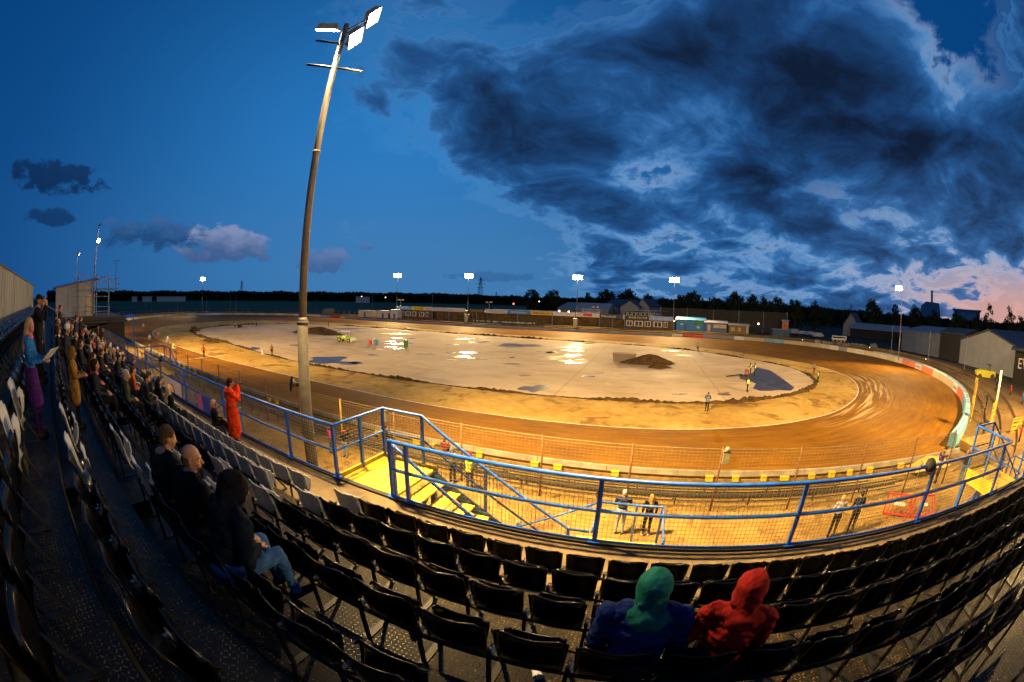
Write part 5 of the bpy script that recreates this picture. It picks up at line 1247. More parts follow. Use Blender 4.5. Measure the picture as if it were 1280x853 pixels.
TL = ['first round tree left of the pale sheds', 'second round tree left of the pale sheds', 'small tree above the left shed roof', 'broad tree behind the long dark roof', 'broad tree behind the first gable', 'narrow tree right of the second gable', 'low tree left of the fourth back straight mast', 'tree just right of the fourth back straight mast', 'tallest broad tree above the blue bar', 'narrow tree leaning on the tallest broad tree', 'low round tree above the white kiosk', 'tall dark tree above the brown food stall', 'dark round tree right of the food stall', 'round tree behind the right part of the tall net', 'tall tree at the right end of the tall net', 'big dark tree above the orange kiosk', 'tall dark tree left of the gabled house', 'small bush-like tree beside the distant lamps', 'small round tree just behind the house gable', 'wide tree over the pale blue roof', 'upright tree left of the right hand mast', 'broad tree right of the right hand mast, left of the chimney', 'round tree in front of the power station', 'low spreading tree before the factory block', 'upright tree beside the factory block', 'open crowned tree against the pink sky', 'sparse tree alone against the pink sky', 'dark tree cut by the right edge of the view']
for i, ((px, py, w_, D, sh), lab) in enumerate(zip(TR, TL)):
    tree(px, py, w_ * 1.08, D, lab, sh, .55 if i in (25, 26) else 1., i)
# the black far hedges and woods as masses
def wood(pts, D, label, seed, dens=60):
    r = random.Random(seed); vs, fs = [], []
    for (px0, py0), (px1, py1) in zip(pts, pts[1:]):
        n = int((px1 - px0) * dens / 10)
        for i in range(n):
            t_ = r.random(); px = px0 + (px1 - px0) * t_; py = py0 + (py1 - py0) * t_; top = on_dist(px, py, D); Dj = D * r.uniform(.97, 1.06)
            for j in range(6):
                q = on_dist(px + r.uniform(-.8, .8), 380, Dj); z = (top.z + (abs(math.sin(px * .35 + seed)) + math.sin(px * .13)) * D * .0012) * r.uniform(0, 1) ** .6 + D * .001 * r.uniform(-1, 1); s_ = D * r.uniform(.003, .0065)
                p_ = Vector((q.x, q.y, max(0, z))); u_ = Vector((r.gauss(0, 1), r.gauss(0, 1), r.gauss(0, 1))).normalized(); v_ = u_.cross(Vector((r.gauss(0, 1), r.gauss(0, 1), r.gauss(0, 1)))).normalized()
                o_ = len(vs); vs += [p_ + u_ * s_, p_ - u_ * s_ * .6 + v_ * s_ * .8, p_ - u_ * s_ * .6 - v_ * s_ * .8]; fs.append((o_, o_ + 1, o_ + 2))
    b = MB(); b.add(vs, fs); b.build('wood', M_leaf, kind='stuff', label=label, cat='wood', fix=False)
wood([(60, 366), (150, 366), (260, 366), (420, 367), (560, 369), (660, 373)], 900, 'far dark tree line beyond the field on the left horizon', 1, 70)
wood([(660, 373), (820, 375), (1000, 384), (1100, 393), (1200, 402), (1300, 408)], 330, 'dark belt of far trees behind the skyline trees on the right', 2, 60)
# ------------------------------------------------------------------ people
SKIN = (.34, .17, .105)
M_skin = mat('skin', SKIN, .55, var=.10, scale=14., spec=.35)
M_eye = mat('eye_white', (.6, .58, .55), .2); M_pupil = mat('eye_dark', (.02, .015, .01), .2)
from mathutils import noise as NZ
PENDING = []
def prim_mesh(b, p):
    if p[0] == 'c':
        _, a, c_, ra, rb, tg = p; a, c_ = Vector(a), Vector(c_); d = c_ - a; L = d.length
        if L < 1e-5: d = Vector((0, 0, 1)); L = 1e-5
        d = d / L; u = Vector((0, 0, 1)) if abs(d.z) < .9 else Vector((1, 0, 0)); x = d.cross(u).normalized(); y = x.cross(d)
        n = 14; rings = []
        for k in (-90, -60, -30, 0): q = R(k); rings.append((a + d * (ra * math.sin(q)), max(1e-4, ra * math.cos(q))))
        for k in (0, 30, 60, 90): q = R(k); rings.append((c_ + d * (rb * math.sin(q)), max(1e-4, rb * math.cos(q))))
        vs = [o + x * (r_ * math.cos(2 * PI * i / n)) + y * (r_ * math.sin(2 * PI * i / n)) for o, r_ in rings for i in range(n)]
        m_ = len(rings)
        b.add(vs, [(j * n + i, j * n + (i + 1) % n, (j + 1) * n + (i + 1) % n, (j + 1) * n + i) for j in range(m_ - 1) for i in range(n)] + [tuple(range(n - 1, -1, -1)), tuple(range((m_ - 1) * n, m_ * n))])
    else:
        _, c_, rr, M3, tg = p; b.ball(c_, 1.0, 16, 10, rr, M3)
def prim_dist(p, P):
    if p[0] == 'c':
        _, a, c_, ra, rb, tg = p; a, c_ = np.array(a), np.array(c_); d = c_ - a; L2 = max(1e-9, d @ d)
        t = np.clip(((P - a) @ d) / L2, 0, 1); return np.linalg.norm(P - (a + t[:, None] * d), axis=1) - (ra + (rb - ra) * t)
    _, c_, rr, M3, tg = p; Q = (P - np.array(c_)) @ np.array(M3 if M3 is not None else Matrix.Identity(3)); rr = np.array(rr)
    k = np.linalg.norm(Q / rr, axis=1); return (k - 1) * min(rr)
def queue(name, parent, prims, mats, voxel, smooth=3, extra=None):
    b = MB()
    for p in prims: prim_mesh(b, p)
    me = b.mesh(name, True); o = bpy.data.objects.new('tmp_' + name, me); COL.objects.link(o)
    md = o.modifiers.new('r', 'REMESH'); md.mode = 'VOXEL'; md.voxel_size = voxel; md.use_smooth_shade = True
    if smooth: s_ = o.modifiers.new('s', 'SMOOTH'); s_.iterations = smooth; s_.factor = .5
    PENDING.append((o, name, parent, prims, mats, extra))
def flush():
    dg = bpy.context.evaluated_depsgraph_get(); dg.update()
    done = []
    for o, name, parent, prims, mats, extra in PENDING:
        me = bpy.data.meshes.new_from_object(o.evaluated_get(dg)); done.append(me)
    for (o, name, parent, prims, mats, extra), me in zip(PENDING, done):
        me.name = name; me.materials.clear(); tags = list(mats)
        for t_ in tags: me.materials.append(mats[t_])
        n = len(me.polygons)
        if len(tags) > 1 and n:
            P = np.empty(n * 3); me.polygons.foreach_get('center', P); P = P.reshape(-1, 3)
            D = np.stack([prim_dist(p, P) for p in prims], 1); w_ = D.argmin(1)
            ti = np.array([tags.index(p[-1]) for p in prims]); me.polygons.foreach_set('material_index', ti[w_].astype(np.int32))
        if extra:
            amp, skin_free = extra; V = np.empty(len(me.vertices) * 3); me.vertices.foreach_get('co', V); V = V.reshape(-1, 3)
            NN = np.empty(len(me.vertices) * 3); me.vertices.foreach_get('normal', NN); NN = NN.reshape(-1, 3)
            D = np.stack([prim_dist(p, V) for p in prims], 1); w_ = D.argmin(1); ok = np.array([p[-1] in ('top', 'legs', 'h', 'skirt') for p in prims])[w_]
            sd = len(me.vertices) % 17
            for i in range(len(V)):
                if not ok[i]: continue
                x, y, z = V[i]; q1 = Vector((x * 7 + sd, y * 7, z * 13 + x * 4)); q2 = Vector((x * 22, y * 22 + sd, z * 34 - x * 12))
                a1 = 1 - abs(NZ.noise(q1)) * 2.4; a2 = 1 - abs(NZ.noise(q2)) * 2.4
                V[i] += NN[i] * amp * (a1 * 1.0 + a2 * .18 - .55)
            me.vertices.foreach_set('co', V.ravel()); me.update()
        me.polygons.foreach_set('use_smooth', [True] * n)
        q = bpy.data.objects.new(name, me); COL.objects.link(q); q.parent = parent; bpy.data.objects.remove(o)
    PENDING.clear()
def rx(a): return Euler((a, 0, 0)).to_matrix()
def person(label, loc, heading, pose='stand', top=(.02, .02, .022), legs=(.02, .02, .025), shoes=(.02, .02, .02), hair=(.05, .035, .02), lean=0, yaw=0, tilt=0, arms='side', h=1.75, bulk=1., hood=None, hairstyle='short', cap=None, detail=1, coat_len=0, arms_r=None, group=None, helmet=None, side_lean=0, vest=None, skirt=None, collar=None, feet_fwd=0.):
    t = thing('person', label, 'person', loc, heading, group); S = h / 1.75
    sit = pose in ('sit', 'ride')
    hz = {'sit': .50, 'ride': .80}.get(pose, .95)
    T = Matrix.Translation((0, 0, hz)) @ Euler((-R(lean), R(side_lean), 0)).to_matrix().to_4x4()      # torso frame, origin at pelvis
    def tp(x, y, z): return tuple(T @ Vector((x, y, z)))
    pr = []; B = bulk
    def E(c_, rr, tg, M3=None):
        M_ = T.to_3x3() if M3 is None else M3; pr.append(('e', c_, rr, M_, tg))
    E(tp(0, 0, .02), (.165 * B, .125 * B, .13), 'top' if coat_len or vest else 'legs')
    E(tp(0, .0, .16), (.150 * B, .118 * B, .16), 'top'); E(tp(0, .0, .33), (.178 * B, .128 * B, .17), 'top')
    E(tp(0, -.015, .44), (.165 * B, .105 * B, .11), 'top')
    pr.append(('c', tp(-.145, -.01, .475), tp(.145, -.01, .475), .072 * B, .072 * B, 'top'))
    pr.append(('c', tp(0, -.01, .50), tp(0, .012, .60), .062, .055, 'skin' if not hood else 'top'))
    # head
    HM = Matrix.Translation(tp(0, .025, .575)) @ Euler((-R(tilt + lean * .25), 0, R(yaw))).to_matrix().to_4x4(); H3 = HM.to_3x3()
    def hp(x, y, z): return tuple(HM @ Vector((x, y, z)))
    hd = []
    hd.append(('e', hp(0, -.005, .115), (.074, .094, .098), H3, 'skin')); hd.append(('e', hp(0, .030, .065), (.058, .062, .078), H3, 'skin'))
    hd.append(('e', hp(0, .062, .018), (.030, .024, .022), H3, 'skin')); hd.append(('c', hp(0, .088, .098), hp(0, .108, .062), .009, .015, 'skin'))
    for s in (-1, 1):
        hd.append(('e', hp(s * .075, -.005, .085), (.012, .02, .032), H3, 'skin')); hd.append(('c', hp(s * .018, .088, .112), hp(s * .045, .078, .112), .010, .009, 'skin'))
        hd.append(('e', hp(s * .035, .066, .055), (.024, .022, .026), H3, 'skin'))
    hd.append(('c', hp(-.022, .083, .036), hp(.022, .083, .036), .009, .009, 'lips'))
    hd.append(('c', hp(0, 0, .02), tp(0, -.0, .50), .052, .058, 'skin'))
    pr += hd
    # legs
    for s in (-1, 1):
        hip = tp(s * .09, 0, 0)
        if pose == 'stand': kn = (s * .10, .02, .50); an = (s * .11, -.01 + feet_fwd * s, .09)
        elif pose == 'sit': kn = (s * .13, .44, .52); an = (s * .13, .44 + .06, .09)
        elif pose == 'ride': kn = (s * .24, .36, .62); an = (s * .22, .10, .28)
        else: kn = (s * .10, .12, .50); an = (s * .11, -.06, .09)
        if pose == 'walk': kn = (s * .09, .10 * s + .05, .50); an = (s * .09, .24 * s, .10)
        pr.append(('c', hip, kn, .092 * min(B, 1.15), .062, 'legs')); pr.append(('c', kn, an, .060, .045, 'legs'))
        pr.append(('c', (an[0], an[1] - .03, .045 + an[2] - .09), (an[0] * 1.05, an[1] + .15, .035 + an[2] - .09), .045, .038, 'shoes'))
        if coat_len:
            n_ = 4
            lo = Vector(hip).lerp(Vector(kn), min(1, coat_len)); pr.append(('c', hip, tuple(lo), .13 * B, .125 * B, 'top'))
            if coat_len > 1: lo2 = Vector(kn).lerp(Vector(an), coat_len - 1); pr.append(('c', tuple(lo), tuple(lo2), .125 * B, .12 * B, 'top'))
    if coat_len: pr.append(('c', tp(0, 0, -.05), (0, (kn[1]) * .5 * min(1, coat_len), max(.35, hz - .45 * coat_len)), .13 * B, .13 * B, 'top'))
    if skirt: pr.append(('c', tp(0, 0, .0), (0, .04, .55), .15, .165, 'skirt'))
    # arms
    hands = {}
    for s in (-1, 1):
        md = arms if s < 0 or arms_r is None else arms_r
        sh = tp(s * .185 * B, -.01, .465)
        if md == 'side': el = tp(s * .245, -.03, .19); hd_ = tp(s * .25, .05, -.05)
        elif md == 'lap': el = tp(s * .265, .03, .19); hd_ = tuple(Vector((s * .09, .30, hz + .13)) + Vector((0, 0, 0)))
        elif md == 'cross': el = tp(s * .26, .08, .21); hd_ = tp(-s * .06, .21, .22)
        elif md == 'camera': el = tp(s * .27, .16, .30); hd_ = tp(s * .075, .24, .60)
        elif md == 'rail': el = tp(s * .27, .12, .22); hd_ = tp(s * .22, .40, .20)
        elif md == 'fwd': el = tp(s * .25, .08, .20); hd_ = tp(s * .12, .32, .20)
        elif md == 'bars': el = tp(s * .34, .22, .22); hd_ = tuple((s * .30, .58, 1.02))
        elif md == 'up': el = tp(s * .30, .10, .58); hd_ = tp(s * .26, .16, .84)
        elif md == 'hips': el = tp(s * .38, -.10, .20); hd_ = tp(s * .20, .03, .06)
        elif md == 'knee': el = tp(s * .28, .12, .20); hd_ = (s * .13, .44, hz + .13)
        pr.append(('c', sh, el, .062 * B, .050 * B, 'top')); pr.append(('c', el, tuple(Vector(el).lerp(Vector(hd_), .93)), .050 * B, .036 * B, 'top'))
        hands[s] = (Vector(el), Vector(hd_))
    # palm, four fingers and thumb, gently curled
    for s, (el, hd_) in hands.items():
        d = (hd_ - el).normalized(); up = Vector((0, 0, 1)) if abs(d.z) < .8 else Vector((0, 1, 0))
        x = d.cross(up).normalized(); z = x.cross(d); x = x * (-s)
        hb = [('c', tuple(hd_ - d * .05), tuple(hd_), .027, .026, 'skin')]
        for i in range(4):
            o_ = x * ((i - 1.5) * .019); L_ = (.068, .078, .073, .058)[i]; k0 = hd_ + o_ * .8 + d * .01; k1 = hd_ + o_ + d * .065; k2 = k1 + d * (L_ * .5) - z * (L_ * .22); k3 = k2 + d * (L_ * .16) - z * (L_ * .42)
            hb += [('c', tuple(k0), tuple(k1), .0155, .0115, 'skin'), ('c', tuple(k1), tuple(k2), .0100, .0092, 'skin'), ('c', tuple(k2), tuple(k3), .0090, .0080, 'skin')]
        t0 = hd_ + x * -.022 + d * .005; t1 = t0 - x * .030 + d * .030 - z * .012; t2 = t1 - x * .004 + d * .032 - z * .012
        hb += [('c', tuple(t0), tuple(t1), .0135, .0110, 'skin'), ('c', tuple(t1), tuple(t2), .0105, .0090, 'skin')]
        pr += hb
    mats = {'top': cloth(top), 'skin': M_skin, 'legs': cloth(legs), 'shoes': cloth(shoes), 'lips': mat_lips, 'skirt': cloth(skirt or (.1, .1, .1))}
    vox = {3: .0072, 2: .0105, 1: .014, 0: .022}[detail]
    queue('body', t, pr, mats, vox, 2 if detail >= 2 else 1, (.012 if detail >= 2 else .010, 1) if detail >= 1 else None)
    # hair, caps, hoods
    if hood:
        q = [('e', hp(0, -.022, .108), (.112, .128, .134), H3, 'h'), ('e', hp(0, -.055, .045), (.108, .098, .110), H3, 'h'), ('c', hp(0, -.03, .03), tp(0, -.035, .475), .098, .112, 'h'),
             ('e', tp(0, -.05, .485), (.175, .095, .075), T.to_3x3(), 'h'), ('e', tp(0, -.115, .46), (.12, .05, .07), T.to_3x3(), 'h'), ('c', hp(-.075, .03, .03), hp(-.070, .04, .13), .034, .030, 'h'), ('c', hp(.075, .03, .03), hp(.070, .04, .13), .034, .030, 'h'),
             ('c', hp(-.07, -.12, .02), hp(.07, -.115, .0), .022, .026, 'h'), ('c', hp(-.09, -.09, -.04), hp(.08, -.10, -.055), .024, .022, 'h')]
        queue('hood', t, q, {'h': cloth(hood)}, .009 if detail > 1 else .02, 4, (.010, 0) if detail > 1 else None)
    elif helmet:
        q = [('e', hp(0, .0, .10), (.125, .145, .14), H3, 'h'), ('c', hp(-.05, .15, .16), hp(.05, .15, .16), .03, .03, 'h'), ('c', hp(-.05, .12, .0), hp(.05, .12, .0), .04, .04, 'h')]
        queue('helmet', t, q, {'h': paint(helmet, .25)}, .016, 2)
    else:
        q = []
        if hairstyle != 'bald':
            q += [('e', hp(0, -.014, .130), (.081, .096, .094), H3, 'h'), ('e', hp(0, -.045, .085), (.076, .066, .085), H3, 'h')]
        if hairstyle == 'bald': q += [('e', hp(0, -.040, .078), (.0785, .068, .066), H3, 'h'), ('c', hp(-.074, -.015, .10), hp(-.068, .02, .10), .012, .010, 'h'), ('c', hp(.074, -.015, .10), hp(.068, .02, .10), .012, .010, 'h'), ('e', hp(0, .045, .024), (.046, .052, .030), H3, 'h')]
        if hairstyle == 'long': q += [('c', hp(s * .05, -.05, .10), tuple(Vector(hp(s * .075, -.045, -.12)) + Vector((0, 0, 0))), .055, .05, 'h') for s in (-1, 1)] + [('c', hp(0, -.07, .10), tp(0, -.12, .36), .07, .055, 'h'), ('c', hp(.05, -.07, .05), tp(.07, -.10, .32), .05, .035, 'h')]
        if hairstyle == 'bob': q += [('c', hp(s * .065, -.02, .12), hp(s * .075, -.01, .0), .03, .028, 'h') for s in (-1, 1)] + [('c', hp(0, -.07, .10), hp(0, -.06, -.01), .06, .05, 'h')]
        queue('hair', t, q, {'h': cloth(hair)}, .010 if detail > 1 else .018, 2)
        if cap:
            q = [('e', hp(0, -.008, .155), (.090, .104, .070), H3, 'h'), ('c', hp(-.04, .10, .135), hp(.04, .10, .135), .022, .022, 'h'), ('c', hp(-.03, .13, .13), hp(.03, .13, .13), .016, .016, 'h')]
            if cap[1] == 'beanie': q = [('e', hp(0, -.008, .140), (.090, .106, .095), H3, 'h'), ('c', hp(0, 0, .22), hp(0, 0, .235), .03, .03, 'h')]
            queue('cap', t, q, {'h': cloth(cap[0])}, .012, 2)
    if collar:
        q = [('c', tp(-.07 * math.cos(a_), -.01 + .075 * math.sin(a_), .515), tp(-.07 * math.cos(a_ + .6), -.01 + .075 * math.sin(a_ + .6), .515), .036, .036, 'h') for a_ in [k_ * .6 for k_ in range(11)]]
        queue('collar', t, q, {'h': cloth(collar)}, .014, 2)
    if vest:
        q = [('e', tp(0, 0, .16), (.165 * B, .135 * B, .18), T.to_3x3(), 'h'), ('e', tp(0, 0, .33), (.19 * B, .142 * B, .185), T.to_3x3(), 'h'), ('e', tp(0, 0, .0), (.175 * B, .14 * B, .12), T.to_3x3(), 'h')]
        queue('hi_vis_vest', t, q, {'h': vest if not isinstance(vest, tuple) else cloth(vest)}, .02, 2)
    if detail >= 2:
        b = MB()
        for s in (-1, 1): b.ball(hp(s * .030, .079, .098), .0125, 8, 6, mi=0); b.ball(hp(s * .030, .087, .098), .0065, 6, 4, mi=1)
        b.build('eyes', (M_eye, M_pupil), t, True)
    t.scale = (S, S, S)
    return t, tp, hp, hands
mat_lips = mat('lips', (.33, .13, .10), .5, var=.05)
# reflective yellow vest
M_viz, nt_, b_ = mk_mat('hi_vis_yellow'); g = G(nt_); Z = g.xyz(g.obj())[2]
st_ = g.m('MAXIMUM', g.ss(g.m('MULTIPLY', g.m('ABSOLUTE', g.m('SUBTRACT', Z, 1.08)), -1), -.035, -.025), g.ss(g.m('MULTIPLY', g.m('ABSOLUTE', g.m('SUBTRACT', Z, 1.25)), -1), -.035, -.025))
g.put(b_.inputs['Base Color'], g.mix(st_, (.50, .72, .02), (.65, .65, .6))); b_.inputs['Roughness'].default_value = .6
K = (.012, .012, .014); NV = (.010, .014, .030); DG = (.03, .032, .035)
# --- foreground
def seated(row, x, **kw): return (x, row_y(row) + kw.pop('fy', .10), row_z(row) - .02)
person('man with brown collar and dark coat, leftmost of the three close seated men', seated(4, -3.72), R(12), 'sit', top=(.016, .015, .016), legs=K, hair=(.06, .04, .025), lean=17, yaw=-20, tilt=10, arms='lap', bulk=1.12, detail=2, collar=(.30, .22, .14))
person('balding man in profile wearing a black jacket, middle of the three seated close men', seated(4, -3.12), R(5), 'sit', top=(.007, .007, .009), legs=K, hair=(.05, .035, .025), lean=19, yaw=-38, tilt=2, arms='lap', arms_r='fwd', bulk=1.2, hairstyle='bald', detail=3, collar=(.006, .006, .008))
person('hooded figure in navy coat and blue jeans, nearest of the three seated men', seated(4, -2.46), R(-4), 'sit', top=(.005, .009, .017), legs=(.045, .12, .27), shoes=K, lean=23, yaw=-12, tilt=10, arms='lap', bulk=1.18, hood=(.006, .007, .012), detail=3)
person('person in a teal hood and royal blue sweatshirt sitting with back to the camera', seated(3, .24), R(3), 'sit', top=(.006, .018, .10), legs=K, lean=13, tilt=6, yaw=-4, arms='lap', bulk=1.28, hood=(.008, .095, .090), detail=3, side_lean=2)
person('person in a red hooded top sitting with back to the camera, head tilted right', seated(3, .80), R(-8), 'sit', top=(.16, .010, .009), legs=K, lean=14, tilt=4, yaw=-20, arms='lap', bulk=1.15, hood=(.20, .012, .010), detail=3, side_lean=7)
# --- the long orange coat
t, tp, hp, hands = person('person in a long bright orange raincoat photographing the track from the railing', (-9.3, 4.98, WALK), R(-12), 'stand', top=(.72, .055, .010), legs=(.06, .06, .07), hair=(.03, .02, .015), arms='camera', coat_len=1.35, bulk=1.22, h=1.80, detail=2, tilt=4)
b = MB()
for i, (a_, c_) in enumerate([(-.07, -.05), (-.04, -.015), (0, .02), (.035, .05), (.06, .08)]): b.box(a_, c_, -.175, -.168, 1.20, 1.25 - .008 * (i % 2))
b.build('back_print', paint((.66, .55, .48)), t)
b = MB(); b.box(-.07, .07, .24, .29, 1.545, 1.635); b.tube((0, .29, 1.59), (0, .36, 1.59), .035, n=10)
o = b.build('compact_camera', M_black, None, label='small dark camera held up by the person in the orange raincoat', cat='camera', loc=(-9.3, 4.98, WALK)); o.rotation_euler.z = R(-12); o.scale = (1.03,) * 3
# --- crowd in the stand
def at_row(row, x, stand=False):
    return (x, row_y(row) + (.32 if stand else .10), row_z(row) - (0 if stand else .02))
CR = [
 (6, -5.9, 1, dict(h=1.47, top=(.015, .11, .36), legs=(.03, .01, .07), skirt=(.05, .012, .12), hair=(.36, .24, .12), hairstyle='long', arms='fwd', yaw=-25, collar=(.5, .08, .18), detail=2), 'long haired blonde girl in blue jacket, pink scarf and purple skirt'),
 (6, -9.7, 1, dict(top=K, legs=K, cap=((.015, .015, .015), 'cap'), arms='camera', yaw=-10, h=1.76, detail=1), 'tall person in a black cap and coat standing by the back wall with binoculars'),
 (6, -10.7, 1, dict(top=(.02, .02, .03), legs=NV, hair=(.12, .08, .05), yaw=-20, h=1.46), 'person in black standing just in front of the one in the black cap'),
 (5, -13.5, 0, dict(top=K, legs=K, hair=(.06, .03, .02), hairstyle='bob', yaw=10, h=1.70, collar=(.55, .5, .5)), 'person with flushed face and pale scarf sitting in black clothes high in the crowd'),
 (5, -9.6, 1, dict(top=(.03, .03, .04), legs=K, cap=((.55, .54, .5), 'beanie'), yaw=-10, h=1.52), 'short person in a white woolly hat standing behind the brown coat'),
 (5, -7.3, 1, dict(top=(.19, .105, .025), legs=K, hair=(.02, .015, .01), arms='fwd', hood=(.14, .08, .022), coat_len=.7, h=1.30, bulk=1.15), 'person in a brown mustard hooded coat standing in the crowd'),
 (4, -9.6, 0, dict(top=(.20, .02, .03), legs=K, hair=(.07, .03, .02), hairstyle='long', lean=10), 'woman with auburn hair and a red scarf sitting behind the brown coat'),
 (4, -8.5, 0, dict(top=(.02, .02, .03), legs=K, hair=(.02, .015, .01), hairstyle='bob', collar=(.5, .12, .2)), 'dark haired woman with a pink scarf beside the brown coat'),
 (3, -9.2, 0, dict(top=(.035, .045, .03), legs=K, hair=(.32, .30, .28), lean=12, bulk=1.15), 'grey haired person in an olive coat sitting in the middle of the crowd'),
 (2, -14.8, 0, dict(top=(.014, .016, .022), legs=(.05, .055, .07), hair=(.03, .02, .015), lean=22, yaw=-15, bulk=1.1), 'man in a dark jacket leaning forward with grey trousers in the third row'),
 (2, -10.6, 0, dict(top=(.018, .02, .028), legs=(.06, .065, .08), hair=(.03, .02, .015), lean=24, yaw=-20, bulk=1.15, arms='knee'), 'dark haired man in a black jacket leaning on his knees, closest of the seated crowd'),
 (2, -11.8, 0, dict(top=(.30, .08, .02), legs=K, hair=(.04, .03, .02), lean=10), 'person with an orange scarf sitting behind the leaning dark haired man'),
 (1, -11.5, 0, dict(top=K, legs=K, hair=(.015, .01, .008), hairstyle='long', lean=8, collar=(.05, .2, .18)), 'woman with long black hair and a green scarf in the second row'),
 (1, -12.6, 0, dict(top=(.015, .015, .02), legs=K, hair=(.04, .03, .02), lean=8), 'person in black behind the woman with the green scarf'),
 (1, -10.4, 0, dict(top=(.01, .01, .012), legs=K, hair=(.45, .32, .16), hairstyle='long', lean=6), 'woman with long blonde hair in a dark coat at the near end of the crowd'),
 (0, -18.4, 0, dict(top=K, legs=K, hair=(.05, .04, .03), lean=6), 'person in black in the front row beyond the blonde woman'),
 (0, -22.8, 0, dict(top=(.05, .05, .06), legs=K, cap=((.60, .54, .42), 'beanie')), 'person in a cream bobble hat in the front row'),
 (0, -25.4, 0, dict(top=(.12, .12, .14), legs=K, hair=(.50, .48, .45)), 'white haired person in the front row'),
 (1, -17.0, 0, dict(top=(.02, .02, .025), legs=K, hair=(.03, .02, .02)), 'dark haired person in the second row near the cream hat'),
 (1, -19.6, 0, dict(top=(.10, .09, .08), legs=K, hair=(.28, .25, .22)), 'grey haired person in a fawn coat in the second row'),
 (2, -19.4, 0, dict(top=(.03, .03, .035), legs=K, hair=(.22, .18, .15), yaw=-20), 'brown haired person in dark grey in the third row'),
 (2, -22.6, 0, dict(top=(.25, .05, .05), legs=K, hair=(.03, .02, .02)), 'person in a dull red top in the third row'),
 (2, -25.8, 0, dict(top=(.04, .05, .08), legs=K, hair=(.3, .2, .1)), 'fair haired person in navy in the third row'),
 (3, -13.4, 0, dict(top=(.02, .02, .02), legs=K, hair=(.05, .03, .02), lean=8), 'brown haired person in black in the fourth row'),
 (3, -16.8, 0, dict(top=(.22, .20, .18), legs=K, hair=(.05, .04, .03)), 'person in a pale coat in the fourth row'),
 (3, -20.9, 0, dict(top=(.03, .035, .05), legs=K, cap=((.4, .05, .05), 'cap')), 'person in a dull red cap in the fourth row'),
 (3, -24.5, 1, dict(top=(.02, .025, .03), legs=K, hair=(.1, .07, .05)), 'standing person in dark clothes at the far end of the fourth row'),
 (4, -12.6, 0, dict(top=(.02, .02, .02), legs=K, hair=(.04, .03, .02), yaw=-20), 'person in black sitting between the red scarf and the white hat'),
 (4, -17.5, 1, dict(top=(.03, .03, .04), legs=K, hair=(.06, .04, .03)), 'standing person in dark grey half way along the fifth row'),
 (4, -21.6, 0, dict(top=(.3, .3, .3), legs=K, hair=(.3, .28, .25)), 'grey haired person in a light jacket in the fifth row'),
 (0, -30.5, 1, dict(top=(.03, .03, .04), legs=K, hair=(.2, .15, .1)), 'person standing at the far end of the front row'),
 (0, -33.8, 1, dict(top=(.12, .05, .04), legs=K, hair=(.05, .04, .03)), 'person in a dark red coat standing at the far end of the walkway'),
 (1, -28.0, 0, dict(top=(.06, .06, .08), legs=K, hair=(.4, .38, .35)), 'silver haired person far along the second row'),
 (1, -24.4, 0, dict(top=(.02, .03, .03), legs=K, hair=(.05, .03, .02)), 'dark figure far along the second row beside the silver haired person'),
 (5, -19.0, 1, dict(top=(.02, .02, .03), legs=K, hair=(.05, .03, .02)), 'dark figure standing far along the sixth row'),
 (6, -14.0, 1, dict(top=(.08, .10, .16), legs=(.03, .05, .1), hair=(.08, .06, .05)), 'person in a grey blue jacket standing in the seventh row'),
]
rr_ = random.Random(42); taken = {(c[0], round(c[1] / .54)) for c in CR}
TOPC = [('black', (.012, .012, .014)), ('charcoal', (.03, .03, .034)), ('navy', (.012, .018, .04)), ('dark brown', (.05, .03, .018)), ('dark green', (.02, .035, .02)), ('grey', (.12, .12, .13)), ('maroon', (.12, .02, .025)), ('slate blue', (.04, .06, .10))]
HRC = [('brown', (.06, .035, .02)), ('black', (.015, .012, .01)), ('grey', (.28, .26, .24)), ('fair', (.30, .20, .10)), ('white', (.5, .48, .45))]
for row in range(6):
    for i in range(9):
        x = -13.2 - 2.3 * i - rr_.uniform(0, 1.6) - (2.0 if row < 2 else 0)
        if (row, round(x / .54)) in taken or x < -35 or rr_.random() < .25: continue
        taken.add((row, round(x / .54))); tn, tc = rr_.choice(TOPC); hn, hc = rr_.choice(HRC)
        CR.append((row, x, 0, dict(top=tc, legs=K, hair=hc, yaw=rr_.uniform(-35, 10), lean=rr_.uniform(0, 18), tilt=rr_.uniform(0, 10), h=rr_.uniform(1.6, 1.82)), '%s haired spectator in %s, %s row, %d seats left of the aisle' % (hn, tn, ROWN[row], round((-5.2 - x) / .54))))
for row, x, stn, kw, lab in CR:
    kw = dict(kw); kw.setdefault('arms', 'side' if stn else 'lap'); kw.setdefault('detail', 1 if x > -13 else 0); kw.setdefault('lean', 3)
    person(lab, at_row(row, x, stn), R(random.Random(int(x * 10)).uniform(-14, 4)), 'stand' if stn else 'sit', group='people in the stand', **kw)
b = MB(); b.box(-.15, .15, 0, .22, 0, .004); o = b.build('programme', mat('printed_paper', (.50, .55, .62), .5), label='open printed paper held by the girl in the blue jacket', cat='paper', loc=(-5.72, -.16, 8.28)); o.rotation_euler = (R(35), 0, R(-30))
person('blond child in red collar and black jacket sitting beside the orange raincoat', (-10.05, row_y(0) + .62, WALK - .02), R(-15), 'sit', top=K, legs=K, hair=(.50, .33, .14), collar=(.45, .03, .03), h=1.55, detail=2, arms='lap', yaw=-12, hairstyle='bob')
b = MB(); b.box(-.22, .22, -.22, .22, 0, .42); b.build('crate', paint((.03, .03, .035)), label='dark box used as a seat by the blond child on the walkway', cat='box', loc=(-10.05, row_y(0) + .60, WALK))
